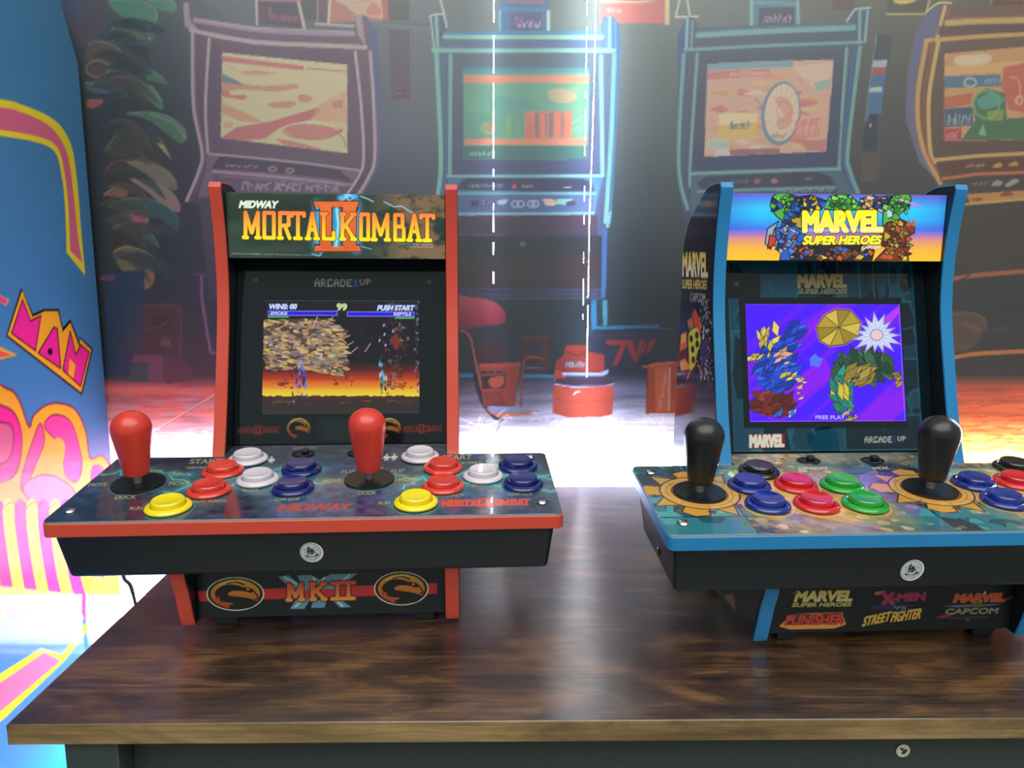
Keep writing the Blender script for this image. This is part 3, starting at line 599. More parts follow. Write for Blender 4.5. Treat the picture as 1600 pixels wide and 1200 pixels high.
def art_screen_blue():
    c = Canvas(-.078, .078, .160, .2722, .0004, (70, 10, 250), tf_bezel(1)); X, Y = c.XY(); d = (X*.72-Y*.9)
    n = fbm(d*130, (X*.9+Y*.72)*6, 4, 3); k = np.clip((n-.47)*4.2, 0, 1)[..., None]
    c.a = c.a*(1-k)+np.array([132, 14, 236])*k
    c.crop(1120, 390, .2834)
    c.poly([(900, 390), (1000, 310), (1002, 350), (940, 420)], (190, 60, 236), .8); c.poly([(160, 640), (560, 320), (520, 420), (170, 760)], (110, 16, 240), .6); c.poly([(180, 880), (600, 600), (640, 700), (300, 940)], (150, 10, 240), .7)
    L = (226, 200, 250)
    c.stroke([(155, 297), (1002, 297), (1036, 943), (180, 947)], 5, (150, 120, 250), .8, closed=True)
    def sh(p, col, sm=True, line=(20, 16, 40), w=5): c.stroke(p, w+6, L, .8, sm=sm, closed=True); c.poly(p, col, sm=sm); c.stroke(p, w, line, sm=sm, closed=True)
    # plain clusters of splinters and facets in the colours of the game picture
    r = random.Random(21)
    def cluster(cx, cy, rx, ry, pal, n, lo=22, hi=60, rot=.6):
        n = int(n*1.5); lo, hi = lo*1.15, hi*1.15
        if n > 24: c.ell(cx, cy, rx*.98, ry*.98, pal[0])
        for i in range(n):
            a, q = r.uniform(0, 6.28), math.sqrt(r.random()); x, y = cx+rx*q*math.cos(a), cy+ry*q*math.sin(a); L_ = r.uniform(lo, hi); t = rot+r.gauss(0, .35); w = L_*r.uniform(.3, .55)
            ex, ey = (math.cos(t), -math.sin(t)), (math.sin(t), math.cos(t))
            p = [(x+u*L_*ex[0]+v*w*ey[0], y+u*L_*ex[1]+v*w*ey[1]) for u, v in ((-1, 0), (-.2, -1), (1, -.1), (.1, .9))]
            c.poly(p, r.choice(pal)); c.stroke(p, 2.5, (18, 16, 44), .75, closed=True)
    def halo(cx, cy, rx, ry, rot=0): c.ell(cx, cy, rx+7, ry+7, (206, 180, 250), .35, rot=rot)
    B_, Y_, N_ = [(26, 76, 214), (40, 100, 230), (18, 52, 160)], [(206, 184, 74), (226, 206, 100)], [(116, 38, 30), (150, 60, 44), (90, 28, 24)]
    cluster(330, 640, 110, 150, B_, 40); cluster(425, 480, 40, 70, B_, 12); cluster(290, 500, 70, 90, Y_, 11, 16, 44, 1.2); cluster(210, 590, 34, 22, Y_, 5, 16, 34); cluster(390, 690, 40, 26, Y_, 4, 14, 30); cluster(350, 610, 46, 60, [(216, 160, 140), (226, 176, 156)], 5, 18, 38); cluster(320, 850, 115, 62, N_, 26, 22, 52, .3); cluster(462, 765, 24, 56, [(224, 176, 160)], 6, 12, 24, .2); cluster(380, 910, 46, 26, [(214, 214, 240), (40, 110, 230)], 5, 16, 34)
    G_, O_ = [(44, 84, 58), (30, 66, 46), (60, 104, 70)], [(140, 122, 46), (166, 146, 60)]
    cluster(800, 640, 155, 80, G_, 44, 24, 62, 2.2); cluster(690, 780, 60, 110, [(30, 130, 110), (40, 150, 124), (206, 190, 60)], 20, 20, 50, 1.9); cluster(790, 680, 60, 52, O_, 12); cluster(730, 905, 40, 34, [(176, 160, 90), (196, 180, 110)], 6, 14, 30)
    gem = [(548, 430), (590, 362), (660, 328), (738, 336), (792, 400), (782, 478), (704, 522), (622, 532), (565, 502)]
    c.stroke(gem, 12, (206, 180, 250), .7, closed=True); c.poly(gem, (176, 152, 46)); ctr = (672, 428)
    for i in range(len(gem)):
        p, q = gem[i], gem[(i+1) % len(gem)]; c.poly([p, q, ctr], [(176, 152, 46), (206, 182, 74), (150, 128, 40)][i % 3])
    for p in gem: c.stroke([p, ctr], 4, (90, 76, 26))
    c.stroke(gem, 5, (60, 50, 24), closed=True)
    star = []
    for i in range(30):
        a = 2*math.pi*i/30; q = (130 if i % 2 == 0 else 74)*(1+.15*math.sin(3*a)); star.append((880+q*math.cos(a), 470+q*.86*math.sin(a)))
    c.poly(star, (204, 212, 242)); c.stroke(star, 4, (120, 124, 190), closed=True)
    for i in range(0, 30, 2): c.stroke([(880, 470), star[i]], 3, (150, 156, 210), .8)
    c.ell(880, 470, 34, 30, (228, 196, 196)); c.ring(880, 470, 34, 30, 4, (120, 110, 170))
    cluster(985, 715, 32, 36, O_, 7, 14, 30)
    c.poly([(510, 600), (530, 580), (545, 572), (556, 590), (585, 600), (575, 622), (560, 650), (535, 640), (515, 645)], (84, 112, 240))
    c.text('FREE PLAY', (543, 934), (704, 934), (0, -20), (196, 176, 236), bold=.05)
    return c
def art_panel_blue():
    c = Canvas(-.202, .202, 0, .1640, .0005, (34, 74, 84)); X, Y = c.XY()
    comic(c, 12, [(30, 70, 82), (44, 112, 124), (70, 146, 152), (24, 40, 50), (34, 60, 74), (52, 96, 110)], -.202, 0, .202, .165, line=(16, 30, 38))
    # the pale speckled middle fields behind each set of buttons
    for ox, sd in ((-.068, 3), (.132, 9)):
        d = np.hypot((X-ox)/.075, (Y-.06)/.085); k = np.clip(1.7-d*1.5+.7*(fbm(X*60, Y*60, sd)-.5), 0, 1)[..., None]*.92
        n = fbm(X*36, Y*36, sd+1); f = np.stack([np.interp(n, [.25, .45, .55, .75], q) for q in ([110, 190, 200, 226], [84, 140, 150, 190], [60, 84, 80, 120])], -1)
        c.a = c.a*(1-k)+f*k
    d = np.clip((Y-.122)/.02+2*(fbm(X*50, Y*60, 21)-.5), 0, 1)[..., None]*np.clip(1.6-np.abs(X+.01)/.09, 0, 1)[..., None]; n = fbm(X*80, Y*80, 22)[..., None]
    c.a = c.a*(1-d)+(np.array([70, 72, 66])+n*np.array([90, 84, 60]))*d
    r = random.Random(8)
    for i in range(420):
        ox = r.choice([-.068, -.068, .132]); x = r.gauss(ox, .04); y = r.uniform(.002, .06) if r.random() < .55 else r.uniform(.1, .16); q = r.uniform(.0014, .0042)
        c.ell(x, y, q*1.3, q, r.choice([(226, 186, 110), (206, 150, 90), (180, 120, 70), (236, 214, 160), (150, 110, 90), (196, 130, 150), (120, 150, 90)]), .5, n=14)
    c.poly([(-.118, .05), (-.085, .0), (-.03, .0), (-.095, .036)], (70, 56, 110), .4)
    c.poly([(-.006, .06), (.022, .10), (.022, .05), (.0, .02)], (110, 70, 150), .45); c.poly([(-.02, .075), (.0, .11), (.02, .12), (.01, .08)], (150, 120, 190), .6)
    GO, DK = (196, 144, 60), (70, 34, 20)
    for ox in (-.1566, .0438):
        oy = .0755
        for i in range(9):
            a = 2*math.pi*i/9+.2; p = lambda rr, da: (ox+rr*math.cos(a+da)*1.08, oy+rr*math.sin(a+da))
            q = [p(.030, -.34), p(.047, 0), p(.030, .34)] if i % 2 else [p(.030, -.3), p(.043, -.24), p(.047, 0), p(.043, .24), p(.030, .3)]
            c.poly(q, GO); c.stroke(q, .0011, DK, closed=True); q2 = [p(.036, -.5), p(.041, -.36), p(.034, -.28)]; c.poly(q2, (96, 50, 30))
        c.ell(ox, oy, .0335, .0325, DK); c.ell(ox, oy, .0322, .0312, (206, 158, 76)); c.ring(ox, oy, .0275, .0265, .0006, (140, 84, 40)); c.ell(ox, oy, .0238, .0230, (120, 76, 36))
        for i in range(8):
            a = 2*math.pi*i/8; c.stroke([(ox+.026*math.cos(a), oy+.025*math.sin(a)), (ox+.031*math.cos(a), oy+.03*math.sin(a))], .0007, (110, 66, 34), .8)
    for u, v, k in ((-.110, .0865, (190, 176, 160)), (-.109, .0480, 0), (-.0697, .0855, 0), (-.0692, .0472, 0), (-.0297, .0845, 0), (-.0294, .0463, 0), (.0885, .0865, 0), (.0902, .0490, 0), (.129, .0865, 0), (.130, .0482, 0), (.169, .086, 0), (.169, .047, 0)):
        c.ring(u, v-.0012, .0195, .0190, .0022, (226, 190, 110), .55)
    c.ring(-.0294, .0455, .0205, .020, .0014, (190, 90, 50), .6)
    c.base_tf = tf_panel(1); c.crop(960, 620, .4)
    c.text('OPTION', (720, 285), (828, 283), (0, -9), (190, 186, 160), bold=.06); c.text('VOL', (1005, 284), (1075, 282), (0, -9), (190, 186, 160), bold=.06)
    x, y = 457, 303; c.ell(x-4, y-8, 5, 3.5, (220, 220, 214)); c.poly([(x-14, y-4), (x+8, y-4), (x+14, y+5), (x+6, y+4), (x+8, y+10), (x-2, y+10), (x-6, y+4), (x-12, y+4)], (220, 220, 214))
    return c
def art_kick_blue():
    c = Canvas(-.1053, .1053, .009, .075, .0005, (13, 22, 22), tf_kick(1)); c.crop(1180, 910, .2625)
    c.text('MARVEL', (235, 112), (572, 108), (16, -56), ('v', (226, 190, 50), (220, 210, 180)), bold=.1, line=(20, 18, 12), lw=.05); c.poly([(215, 60), (258, 56), (246, 72), (226, 72)], (150, 60, 40))
    c.text('SUPER HEROES', (218, 145), (566, 141), (10, -22), (214, 188, 90), bold=.08)
    c.poly([(140, 262), (220, 190), (330, 182), (520, 178), (540, 252), (470, 274), (205, 280)], (206, 134, 56)); c.poly([(172, 252), (226, 190), (515, 182), (528, 238), (440, 244), (200, 254)], (60, 20, 16), .8)
    c.text('PUNISHER', (178, 252), (520, 246), (14, -54), ('v', (206, 64, 44), (190, 60, 40)), bold=.05, line=(30, 10, 10), lw=.03); c.text('THE', (322, 198), (396, 196), (4, -12), (196, 110, 50), bold=.06)
    c.poly([(710, 56), (780, 50), (770, 70), (712, 76)], (190, 110, 50))
    c.poly([(700, 140), (780, 128), (970, 134), (900, 150), (960, 160), (760, 168), (690, 160)], (40, 36, 74))
    c.text('X', (758, 128), (824, 126), (0, -60), (176, 44, 62), bold=.12, line=(50, 44, 110), lw=.06); c.text('-MEN', (818, 112), (1008, 104), (4, -42), (170, 46, 64), bold=.1, line=(50, 44, 110), lw=.06)
    c.text('VS', (824, 158), (896, 162), (0, -18), (110, 140, 130), bold=.05)
    c.text('STREET', (636, 262), (796, 228), (18, -56), (206, 160, 66), bold=.045, line=(40, 30, 14), lw=.04); c.text('FIGHTER', (806, 236), (980, 212), (18, -58), (206, 160, 66), bold=.045, line=(40, 30, 14), lw=.04)
    c.poly([(1060, 212), (1130, 190), (1180, 196), (1120, 214)], (110, 40, 36)); c.poly([(1480, 116), (1560, 76), (1520, 84), (1450, 110)], (120, 50, 40)); c.poly([(1120, 140), (1240, 132), (1480, 128), (1400, 140), (1200, 150)], (96, 96, 104)); c.poly([(1290, 120), (1350, 118), (1350, 150), (1296, 150)], (70, 92, 40)); c.poly([(1355, 66), (1368, 50), (1376, 66)], (214, 200, 170))
    c.text('MARVEL', (1184, 116), (1478, 110), (14, -42), (206, 70, 40), bold=.1, line=(196, 150, 60), lw=.06)
    c.text('CAPCOM', (1130, 190), (1440, 184), (10, -32), (130, 124, 104), bold=.07, line=(40, 36, 30), lw=.08); c.bars(22, (1140, 214), (1396, 210), (0, -7), (100, 84, 44), seed=2); c.poly([(1250, 214), (1282, 214), (1264, 236)], (100, 64, 40))
    return c
def art_side_blue():
    c = Canvas(.02, .302, .006, .386, .001, (14, 16, 22), tf_side(1)); c.crop(960, 400, .275); r = random.Random(3)
    c.poly([(370, 330), (460, 290), (500, 400), (545, 520), (545, 640), (470, 720), (350, 700), (345, 480)], (34, 28, 44), .9, sm=True)
    for i in range(330): x, y = r.gauss(520, 26), r.uniform(250, 760); q = r.uniform(1.5, 4); c.ell(x, y, q, q*1.6, (206, 206, 214), .8, n=8)
    for i in range(60): x, y = r.uniform(355, 420), r.uniform(210, 340); c.ell(x, y, 2, 3.5, (120, 124, 140), .7, n=8)
    c.poly([(440, 330), (460, 300), (490, 360), (495, 430), (470, 440)], (196, 70, 44)); c.poly([(415, 370), (440, 345), (455, 400), (425, 420)], (176, 100, 70)); c.poly([(380, 440), (412, 430), (414, 520), (372, 545)], (196, 104, 50)); c.poly([(372, 600), (400, 580), (440, 640), (380, 655)], (206, 140, 70)); c.poly([(380, 450), (408, 440), (406, 490), (380, 500)], (226, 160, 80))
    c.poly([(425, 440), (470, 410), (492, 480), (470, 560), (460, 620), (430, 650), (425, 560)], (196, 190, 50), sm=True)
    for x, y in ((438, 470), (470, 450), (446, 530), (472, 500), (450, 590)): c.ell(x, y, 10, 20, (30, 34, 26), n=14)
    c.poly([(490, 500), (525, 480), (535, 560), (510, 620), (495, 580)], (60, 56, 110)); c.poly([(355, 380), (400, 350), (410, 420), (360, 440)], (44, 44, 96)); c.stroke([(480, 620), (500, 680), (480, 730)], 6, (206, 150, 110)); c.stroke([(430, 660), (400, 740)], 6, (196, 150, 120)); c.stroke([(520, 640), (550, 760)], 5, (206, 170, 120))
    c.crop(1040, 260, .325)
    c.text('MARVEL', (83, 525), (203, 530), (0, -110), ('v', (220, 186, 60), (210, 200, 190)), bold=.06, line=(30, 24, 14), lw=.02); c.text('SUPER HEROES', (80, 586), (200, 590), (0, -42), (206, 180, 84), bold=.05, line=(30, 24, 14), lw=.03); c.text('CAPCOM', (120, 648), (192, 652), (0, -40), (150, 140, 130), bold=.05, line=(70, 60, 90), lw=.03)
    c.crop(); c.poly([(1130, 930), (1146, 926), (1152, 962), (1148, 966), (1136, 945)], (150, 96, 70)); c.poly([(1060, 590), (1120, 596), (1124, 725), (1054, 725)], (40, 32, 34), .6)
    return c
# ------------------------------------------------------------------ the printed wall hanging behind the table
YS = 1.10
SHEET = (-.70, .96, -.197, .80)
def tf_sheet(q): return hit(None, q[:, 0], q[:, 1], (0, YS, 0), (0, 1, 0))[:, [0, 2]]
def art_sheet():
    c = Canvas(SHEET[0], SHEET[1], SHEET[2], SHEET[3], .0019, (50, 56, 64), tf_sheet); c.SS = 2
    X, Y = c.XY()
    # photo coordinates of every point of the grid (inverse of the plane hit)
    P = np.stack([X, np.full_like(X, YS), Y], -1)-CAM; zz = P@FW; PX = 800+FOC*(P@RT)/zz; PY = 600-FOC*(P@UP)/zz
    def field(stops): # rows of (py, [(px, colour)...])
        ys = [s[0] for s in stops]; rows = []
        for _, r in stops:
            xs = [q[0] for q in r]; rows.append(np.stack([np.interp(PX, xs, [q[1][k] for q in r]) for k in range(3)], -1))
        out = np.zeros_like(c.a); t = np.clip(PY, ys[0], ys[-1])
        for i in range(len(ys)-1):
            m = (t >= ys[i]) & (t <= ys[i+1]); f = ((t-ys[i])/(ys[i+1]-ys[i]))[..., None]; v = rows[i]*(1-f)+rows[i+1]*f; out[m] = v[m]
        return out
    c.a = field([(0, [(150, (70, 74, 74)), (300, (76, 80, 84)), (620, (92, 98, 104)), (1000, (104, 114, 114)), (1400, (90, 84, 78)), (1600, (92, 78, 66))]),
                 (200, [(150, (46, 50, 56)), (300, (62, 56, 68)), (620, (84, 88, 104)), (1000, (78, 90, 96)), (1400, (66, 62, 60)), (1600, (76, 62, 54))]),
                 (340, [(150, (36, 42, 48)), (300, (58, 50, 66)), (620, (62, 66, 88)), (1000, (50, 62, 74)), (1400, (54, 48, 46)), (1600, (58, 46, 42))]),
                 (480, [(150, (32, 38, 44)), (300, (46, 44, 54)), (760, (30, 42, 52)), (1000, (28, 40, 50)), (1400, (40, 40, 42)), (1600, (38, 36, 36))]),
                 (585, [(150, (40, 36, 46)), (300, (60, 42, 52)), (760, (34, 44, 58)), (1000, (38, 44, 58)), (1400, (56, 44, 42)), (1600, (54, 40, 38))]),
                 (606, [(150, (206, 88, 84)), (300, (196, 84, 88)), (760, (86, 84, 112)), (1000, (96, 98, 132)), (1400, (206, 96, 66)), (1600, (216, 84, 54))]),  # floor rows from here painted brighter to add to the backlight glow
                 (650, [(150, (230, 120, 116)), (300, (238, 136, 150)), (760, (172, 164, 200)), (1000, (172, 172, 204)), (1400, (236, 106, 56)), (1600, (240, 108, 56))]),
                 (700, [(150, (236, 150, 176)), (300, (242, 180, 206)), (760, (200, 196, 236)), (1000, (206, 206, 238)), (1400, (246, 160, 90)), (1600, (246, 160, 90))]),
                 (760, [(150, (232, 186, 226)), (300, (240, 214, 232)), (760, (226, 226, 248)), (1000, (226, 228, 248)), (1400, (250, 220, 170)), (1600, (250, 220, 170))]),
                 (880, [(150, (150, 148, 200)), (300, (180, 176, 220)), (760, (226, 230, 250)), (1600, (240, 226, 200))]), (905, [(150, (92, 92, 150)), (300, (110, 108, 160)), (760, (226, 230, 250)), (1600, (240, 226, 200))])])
    c.a += (np.clip((330-PY)/330, 0, 1)**1.0)[..., None]*np.array([16, 18, 15])  # pale haze painted into the print colours towards the top
    st = fbm(PX*.009, PY*.11, 31); stf = fbm(PX*.03, PY*.35, 32); fl = np.clip((PY-596)/20, 0, 1)[..., None]*np.clip((800-PY)/90, 0, 1)[..., None]
    c.a = c.a*(1+fl*((st-.5)[..., None]*.8+(stf-.5)[..., None]*.35))
    m = np.clip((st-.58)*9, 0, 1)[..., None]*fl*(PX < 420)[..., None]; c.a = c.a*(1-.6*m)+np.array([226, 100, 80])*.6*m
    m = np.clip((stf-.60)*9, 0, 1)[..., None]*fl*(PX < 330)[..., None]*np.clip((672-PY)/12, 0, 1)[..., None]; c.a = c.a*(1-.6*m)+np.array([150, 160, 190])*.6*m
    m = np.clip((stf-.55)*8, 0, 1)[..., None]*fl*(PX > 1380)[..., None]; c.a = c.a*(1-.5*m)+np.array([180, 50, 26])*.5*m
    fine = (fbm(PX*.5, PY*.5, 33, 2)-.5)[..., None]*.06; c.a *= 1+fine
    # --- far shelf line, upper boxes
    c.crop()
    c.poly([(430, 0), (640, 0), (640, 34), (430, 30)], (84, 84, 86)); c.poly([(700, 50), (660, 42), (560, 36), (700, 36)], (90, 96, 110))
    c.stroke([(575, 38), (690, 45)], 4, (120, 122, 132), .8); c.stroke([(955, 42), (1060, 46)], 4, (110, 120, 122), .7); c.stroke([(1360, 34), (1600, 36)], 4, (104, 98, 90), .6)
    c.poly([(400, 0), (474, 0), (474, 44), (400, 36)], (92, 70, 84)); c.poly([(405, 6), (470, 8), (470, 14), (405, 10)], (64, 70, 90)); c.stroke([(401, 0), (402, 38)], 4, (196, 176, 160)); c.stroke([(466, 0), (476, 44)], 5, (206, 190, 170)); c.stroke([(405, 0), (470, 2)], 3, (206, 120, 130)); c.bars(11, (424, 31), (466, 35), (0, -10), (196, 96, 124), seed=1); c.stroke([(422, 12), (422, 24)], 2, (180, 110, 130))
    c.poly([(497, 0), (600, 0), (606, 34), (494, 36)], (106, 84, 96)); c.poly([(516, 0), (600, 0), (600, 34), (514, 36)], (190, 124, 112)); c.poly([(522, 0), (600, 0), (600, 30), (560, 26), (540, 10)], (216, 186, 152), .8); c.poly([(548, 8), (580, 2), (572, 22), (596, 24), (585, 4)], (206, 130, 112), sm=True); c.poly([(596, 0), (606, 0), (608, 34), (600, 33)], (184, 100, 96)); c.stroke([(516, 0), (514, 36)], 4, (226, 206, 160)); c.stroke([(497, 0), (497, 34)], 3, (170, 130, 140)); c.stroke([(494, 38), (556, 42)], 4, (200, 170, 180))
    c.stroke([(688, 0), (692, 14), (698, 42)], 3, (206, 210, 190))
    c.poly([(778, 0), (860, 0), (860, 48), (778, 48)], (78, 116, 150)); c.poly([(790, 0), (850, 0), (850, 6), (790, 4)], (150, 110, 140)); c.poly([(784, 10), (856, 12), (856, 18), (784, 15)], (70, 130, 170)); c.poly([(799, 20), (846, 18), (846, 48), (799, 46)], (84, 92, 134)); c.stroke([(781, 16), (781, 48)], 4, (110, 176, 190)); c.stroke([(857, 18), (857, 48)], 5, (206, 216, 206)); c.bars(9, (808, 42), (844, 43), (2, -11), (214, 196, 206), seed=4); c.bars(3, (803, 36), (816, 36), (0, -12), (190, 110, 140), seed=5)
    c.poly([(938, 0), (1046, 0), (1046, 35), (938, 36)], (204, 118, 116)); c.poly([(940, 0), (1030, 0), (1000, 4), (940, 3)], (226, 186, 150)); c.stroke([(1043, 0), (1043, 35)], 7, (222, 200, 150)); c.bars(5, (948, 18), (972, 20), (0, -6), (236, 190, 180), seed=6); c.stroke([(1062, 0), (1056, 26), (1090, 26)], 3, (214, 206, 186)); c.stroke([(1074, 0), (1078, 24)], 3, (214, 206, 186))
    c.poly([(1170, 0), (1248, 0), (1248, 44), (1170, 44)], (90, 130, 146)); c.poly([(1176, 3), (1245, 4), (1245, 10), (1176, 8)], (110, 150, 170)); c.poly([(1184, 14), (1240, 12), (1240, 40), (1184, 42)], (72, 78, 100)); c.stroke([(1173, 0), (1173, 44)], 5, (140, 186, 186)); c.stroke([(1245, 4), (1246, 42)], 5, (140, 180, 176)); c.bars(8, (1191, 36), (1236, 36), (1, -13), (200, 170, 170), seed=7)
    c.poly([(1386, 0), (1452, 0), (1446, 24), (1388, 22)], (84, 82, 62)); c.poly([(1398, 0), (1432, 0), (1416, 6), (1400, 5)], (226, 190, 90), sm=True); c.stroke([(1452, 0), (1446, 22), (1386, 22)], 3, (196, 176, 100)); c.poly([(1552, 0), (1600, 0), (1600, 34), (1552, 30)], (104, 76, 60)); c.poly([(1570, 6), (1600, 6), (1600, 16), (1568, 16)], (150, 76, 56)); c.stroke([(1550, 0), (1546, 26)], 4, (120, 130, 140)); c.poly([(1300, 0), (1336, 0), (1336, 16), (1300, 15)], (104, 84, 84))
    # --- tall leafy plant on the left
    c.crop(0, 0, .5333)
    GR, PK = [(74, 118, 96), (92, 104, 80), (60, 92, 84), (110, 134, 110)], (150, 116, 112)
    c.poly([(175, 0), (300, 0), (315, 40), (290, 90), (250, 130), (210, 110)], (96, 84, 76), sm=True)
    def leaf(pts, col, edge=(150, 170, 130), w=4, a=1.): c.poly(pts, col, a, sm=True); n = len(pts); c.stroke(pts[:n//2+1], w, edge, .7, sm=True)
    leaf([(320, 0), (400, 0), (455, 25), (462, 60), (440, 84), (380, 60), (330, 30)], (92, 140, 112)); leaf([(430, 0), (500, 0), (517, 22), (510, 38), (460, 25)], (92, 140, 116))
    leaf([(325, 85), (350, 62), (400, 70), (425, 100), (420, 135), (395, 130), (350, 108)], (104, 112, 82)); leaf([(425, 70), (440, 85), (453, 108), (446, 122), (432, 110)], (196, 206, 170))
    leaf([(255, 130), (285, 118), (345, 140), (350, 170), (330, 192), (280, 190), (245, 165)], (104, 92, 72)); c.ell(282, 200, 34, 24, (100, 78, 70)); c.ring(282, 200, 34, 24, 5, (150, 126, 112)); c.poly([(250, 290), (296, 288), (300, 300), (270, 318), (250, 312)], (170, 96, 92)); leaf([(246, 240), (300, 246), (340, 256), (320, 272), (260, 266)], (84, 104, 112))
    leaf([(310, 205), (360, 195), (430, 202), (480, 230), (492, 248), (440, 236), (370, 215)], (78, 122, 96)); leaf([(320, 220), (380, 222), (440, 250), (475, 295), (474, 322), (430, 290), (370, 250)], (84, 134, 104))
    leaf([(370, 332), (440, 328), (500, 345), (540, 378), (546, 405), (530, 420), (480, 385), (430, 350)], (84, 116, 96), (150, 176, 140)); c.stroke([(440, 335), (510, 362), (546, 408)], 4, (150, 170, 130), .8, sm=True)
    c.stroke([(305, 440), (340, 395), (400, 378), (460, 400), (490, 440), (502, 466)], 4, (140, 132, 84), .9, sm=True); c.poly([(455, 415), (480, 425), (502, 466), (485, 450)], (170, 160, 110)); leaf([(310, 445), (350, 400), (420, 395), (460, 420), (420, 440), (350, 450)], (54, 66, 60), (90, 100, 80), a=.8)
    c.stroke([(300, 510), (330, 475), (400, 468), (470, 477)], 6, (110, 76, 64), .9, sm=True)
    leaf([(370, 475), (430, 474), (490, 500), (517, 535), (516, 558), (470, 540), (420, 505)], (122, 118, 102), (160, 150, 120)); leaf([(380, 525), (440, 530), (500, 560), (527, 600), (524, 622), (480, 605), (430, 562)], (150, 122, 116), (176, 150, 140))
    leaf([(300, 570), (340, 545), (370, 560), (365, 578), (330, 576)], (134, 92, 84)); leaf([(350, 620), (430, 618), (425, 660), (390, 664)], (176, 84, 110)); leaf([(350, 585), (420, 580), (490, 605), (524, 645), (520, 678), (490, 655), (430, 620)], (60, 86, 82), (120, 150, 130)); leaf([(370, 660), (430, 668), (464, 725), (430, 705)], (54, 82, 72)); leaf([(425, 668), (460, 675), (472, 684), (440, 682)], (60, 90, 80))
    leaf([(330, 735), (380, 722), (440, 770), (450, 820), (425, 848), (380, 820), (345, 780)], (120, 104, 72), (170, 130, 90)); c.poly([(400, 770), (440, 775), (450, 820), (425, 848), (405, 825)], (160, 108, 76), .7, sm=True); leaf([(360, 722), (420, 735), (470, 775), (477, 795), (455, 790), (420, 760)], (116, 88, 70))
    rl = random.Random(14)
    for i in range(34):
        y0 = rl.uniform(40, 760); x0 = 280+.05*y0+rl.uniform(-30, 30); L_ = rl.uniform(90, 190); dr = rl.uniform(10, 90); w_ = rl.uniform(7, 15)
        top = [(x0, y0), (x0+L_*.35, y0-w_*1.4), (x0+L_*.75, y0+dr*.35-w_), (x0+L_, y0+dr)]; bot = [(x0+L_*.7, y0+dr*.45+w_), (x0+L_*.3, y0+w_*.8)]
        col = rl.choice([(46, 62, 58), (56, 76, 66), (66, 62, 56), (50, 58, 66), (72, 96, 82), (86, 76, 70)]); c.poly(top+bot, col, .75, sm=True); c.stroke(top, 2.5, tuple(min(255, q+36) for q in col), .7, sm=True)
    # plant pot, crates behind
    c.poly([(300, 800), (420, 790), (424, 900), (420, 1000), (380, 1090), (310, 1110)], (30, 52, 82), .9); c.poly([(292, 806), (334, 806), (334, 822), (292, 822)], (120, 66, 84)); c.stroke([(310, 840), (420, 835)], 3, (50, 70, 96), .7)
    c.poly([(420, 895), (520, 895), (530, 930), (526, 1050), (420, 1050)], (66, 44, 50)); c.stroke([(420, 895), (515, 897), (530, 930), (526, 1060)], 8, (96, 58, 62), sm=True); c.poly([(440, 930), (505, 930), (500, 960), (440, 970)], (34, 36, 42)); c.stroke([(425, 968), (470, 955), (498, 935)], 4, (120, 84, 80), .8, sm=True); c.poly([(466, 990), (500, 990), (500, 1018), (466, 1018)], (84, 56, 60)); c.ring(483, 1004, 12, 9, 3, (120, 80, 84)); c.bars(4, (472, 1010), (494, 1010), (0, -12), (150, 110, 104), seed=9)
    c.poly([(390, 1040), (470, 1040), (486, 1060), (488, 1110), (470, 1122), (430, 1122), (430, 1062), (380, 1062)], (120, 62, 84)); c.poly([(384, 1066), (432, 1066), (432, 1120), (372, 1120)], (60, 66, 70)); c.poly([(480, 1050), (540, 1056), (560, 1080), (556, 1110), (520, 1120), (480, 1120)], (88, 50, 66), sm=True)
    c.crop(160, 380, .2832); c.stroke([(548, 180), (552, 320), (600, 605), (628, 606)], 17, (134, 84, 130)); c.stroke([(515, 172), (620, 182)], 10, (110, 72, 104))
    # --- pink cabinet of the print
    c.crop(260, 0, .275)
    D1, L1 = (98, 74, 98), (188, 160, 166)
    c.poly([(90, 20), (130, 15), (180, 100), (500, 165), (1070, 190), (1075, 85), (1140, 95), (1200, 180), (1218, 600), (1212, 940), (1120, 1110), (1090, 1700), (250, 1700), (190, 1160), (120, 1150), (205, 950), (212, 860), (150, 600), (140, 180)], ('v', (116, 92, 108), (72, 52, 74)))
    c.poly([(1140, 95), (1200, 180), (1218, 600), (1214, 940), (1120, 1110), (1095, 1105), (1190, 900), (1190, 600), (1160, 300)], (84, 92, 136))
    c.poly([(100, 20), (128, 14), (140, 120), (185, 172), (1130, 262), (1090, 200), (1072, 85), (1110, 85), (1138, 285), (500, 255), (150, 180), (108, 150)], (176, 146, 152)); c.poly([(130, 20), (170, 30), (185, 95), (160, 110), (140, 90)], (110, 92, 104)); c.poly([(170, 130), (500, 190), (1085, 228), (1085, 255), (500, 232), (175, 168)], (112, 88, 104))
    c.stroke([(165, 118), (500, 168), (800, 190), (1062, 196)], 26, (172, 138, 158), sm=True); c.stroke([(165, 110), (500, 158), (1062, 186)], 8, (206, 176, 180), .8)
    c.stroke([(140, 172), (330, 215), (600, 246), (1135, 272)], 22, (196, 166, 166), sm=True)
    c.stroke([(152, 195), (158, 600), (206, 860), (190, 970), (118, 1140)], 20, L1, sm=True); c.stroke([(168, 200), (176, 600), (224, 860), (212, 970), (150, 1140)], 8, (130, 84, 124), .9, sm=True)
    c.stroke([(246, 225), (226, 600), (240, 870)], 16, (190, 176, 168), sm=True)
    c.stroke([(1075, 300), (1108, 600), (1122, 900), (1095, 1000), (1030, 1100)], 16, (196, 176, 172), sm=True); c.stroke([(1160, 300), (1180, 600), (1185, 900), (1150, 1010), (1095, 1100)], 18, (198, 158, 166), sm=True)
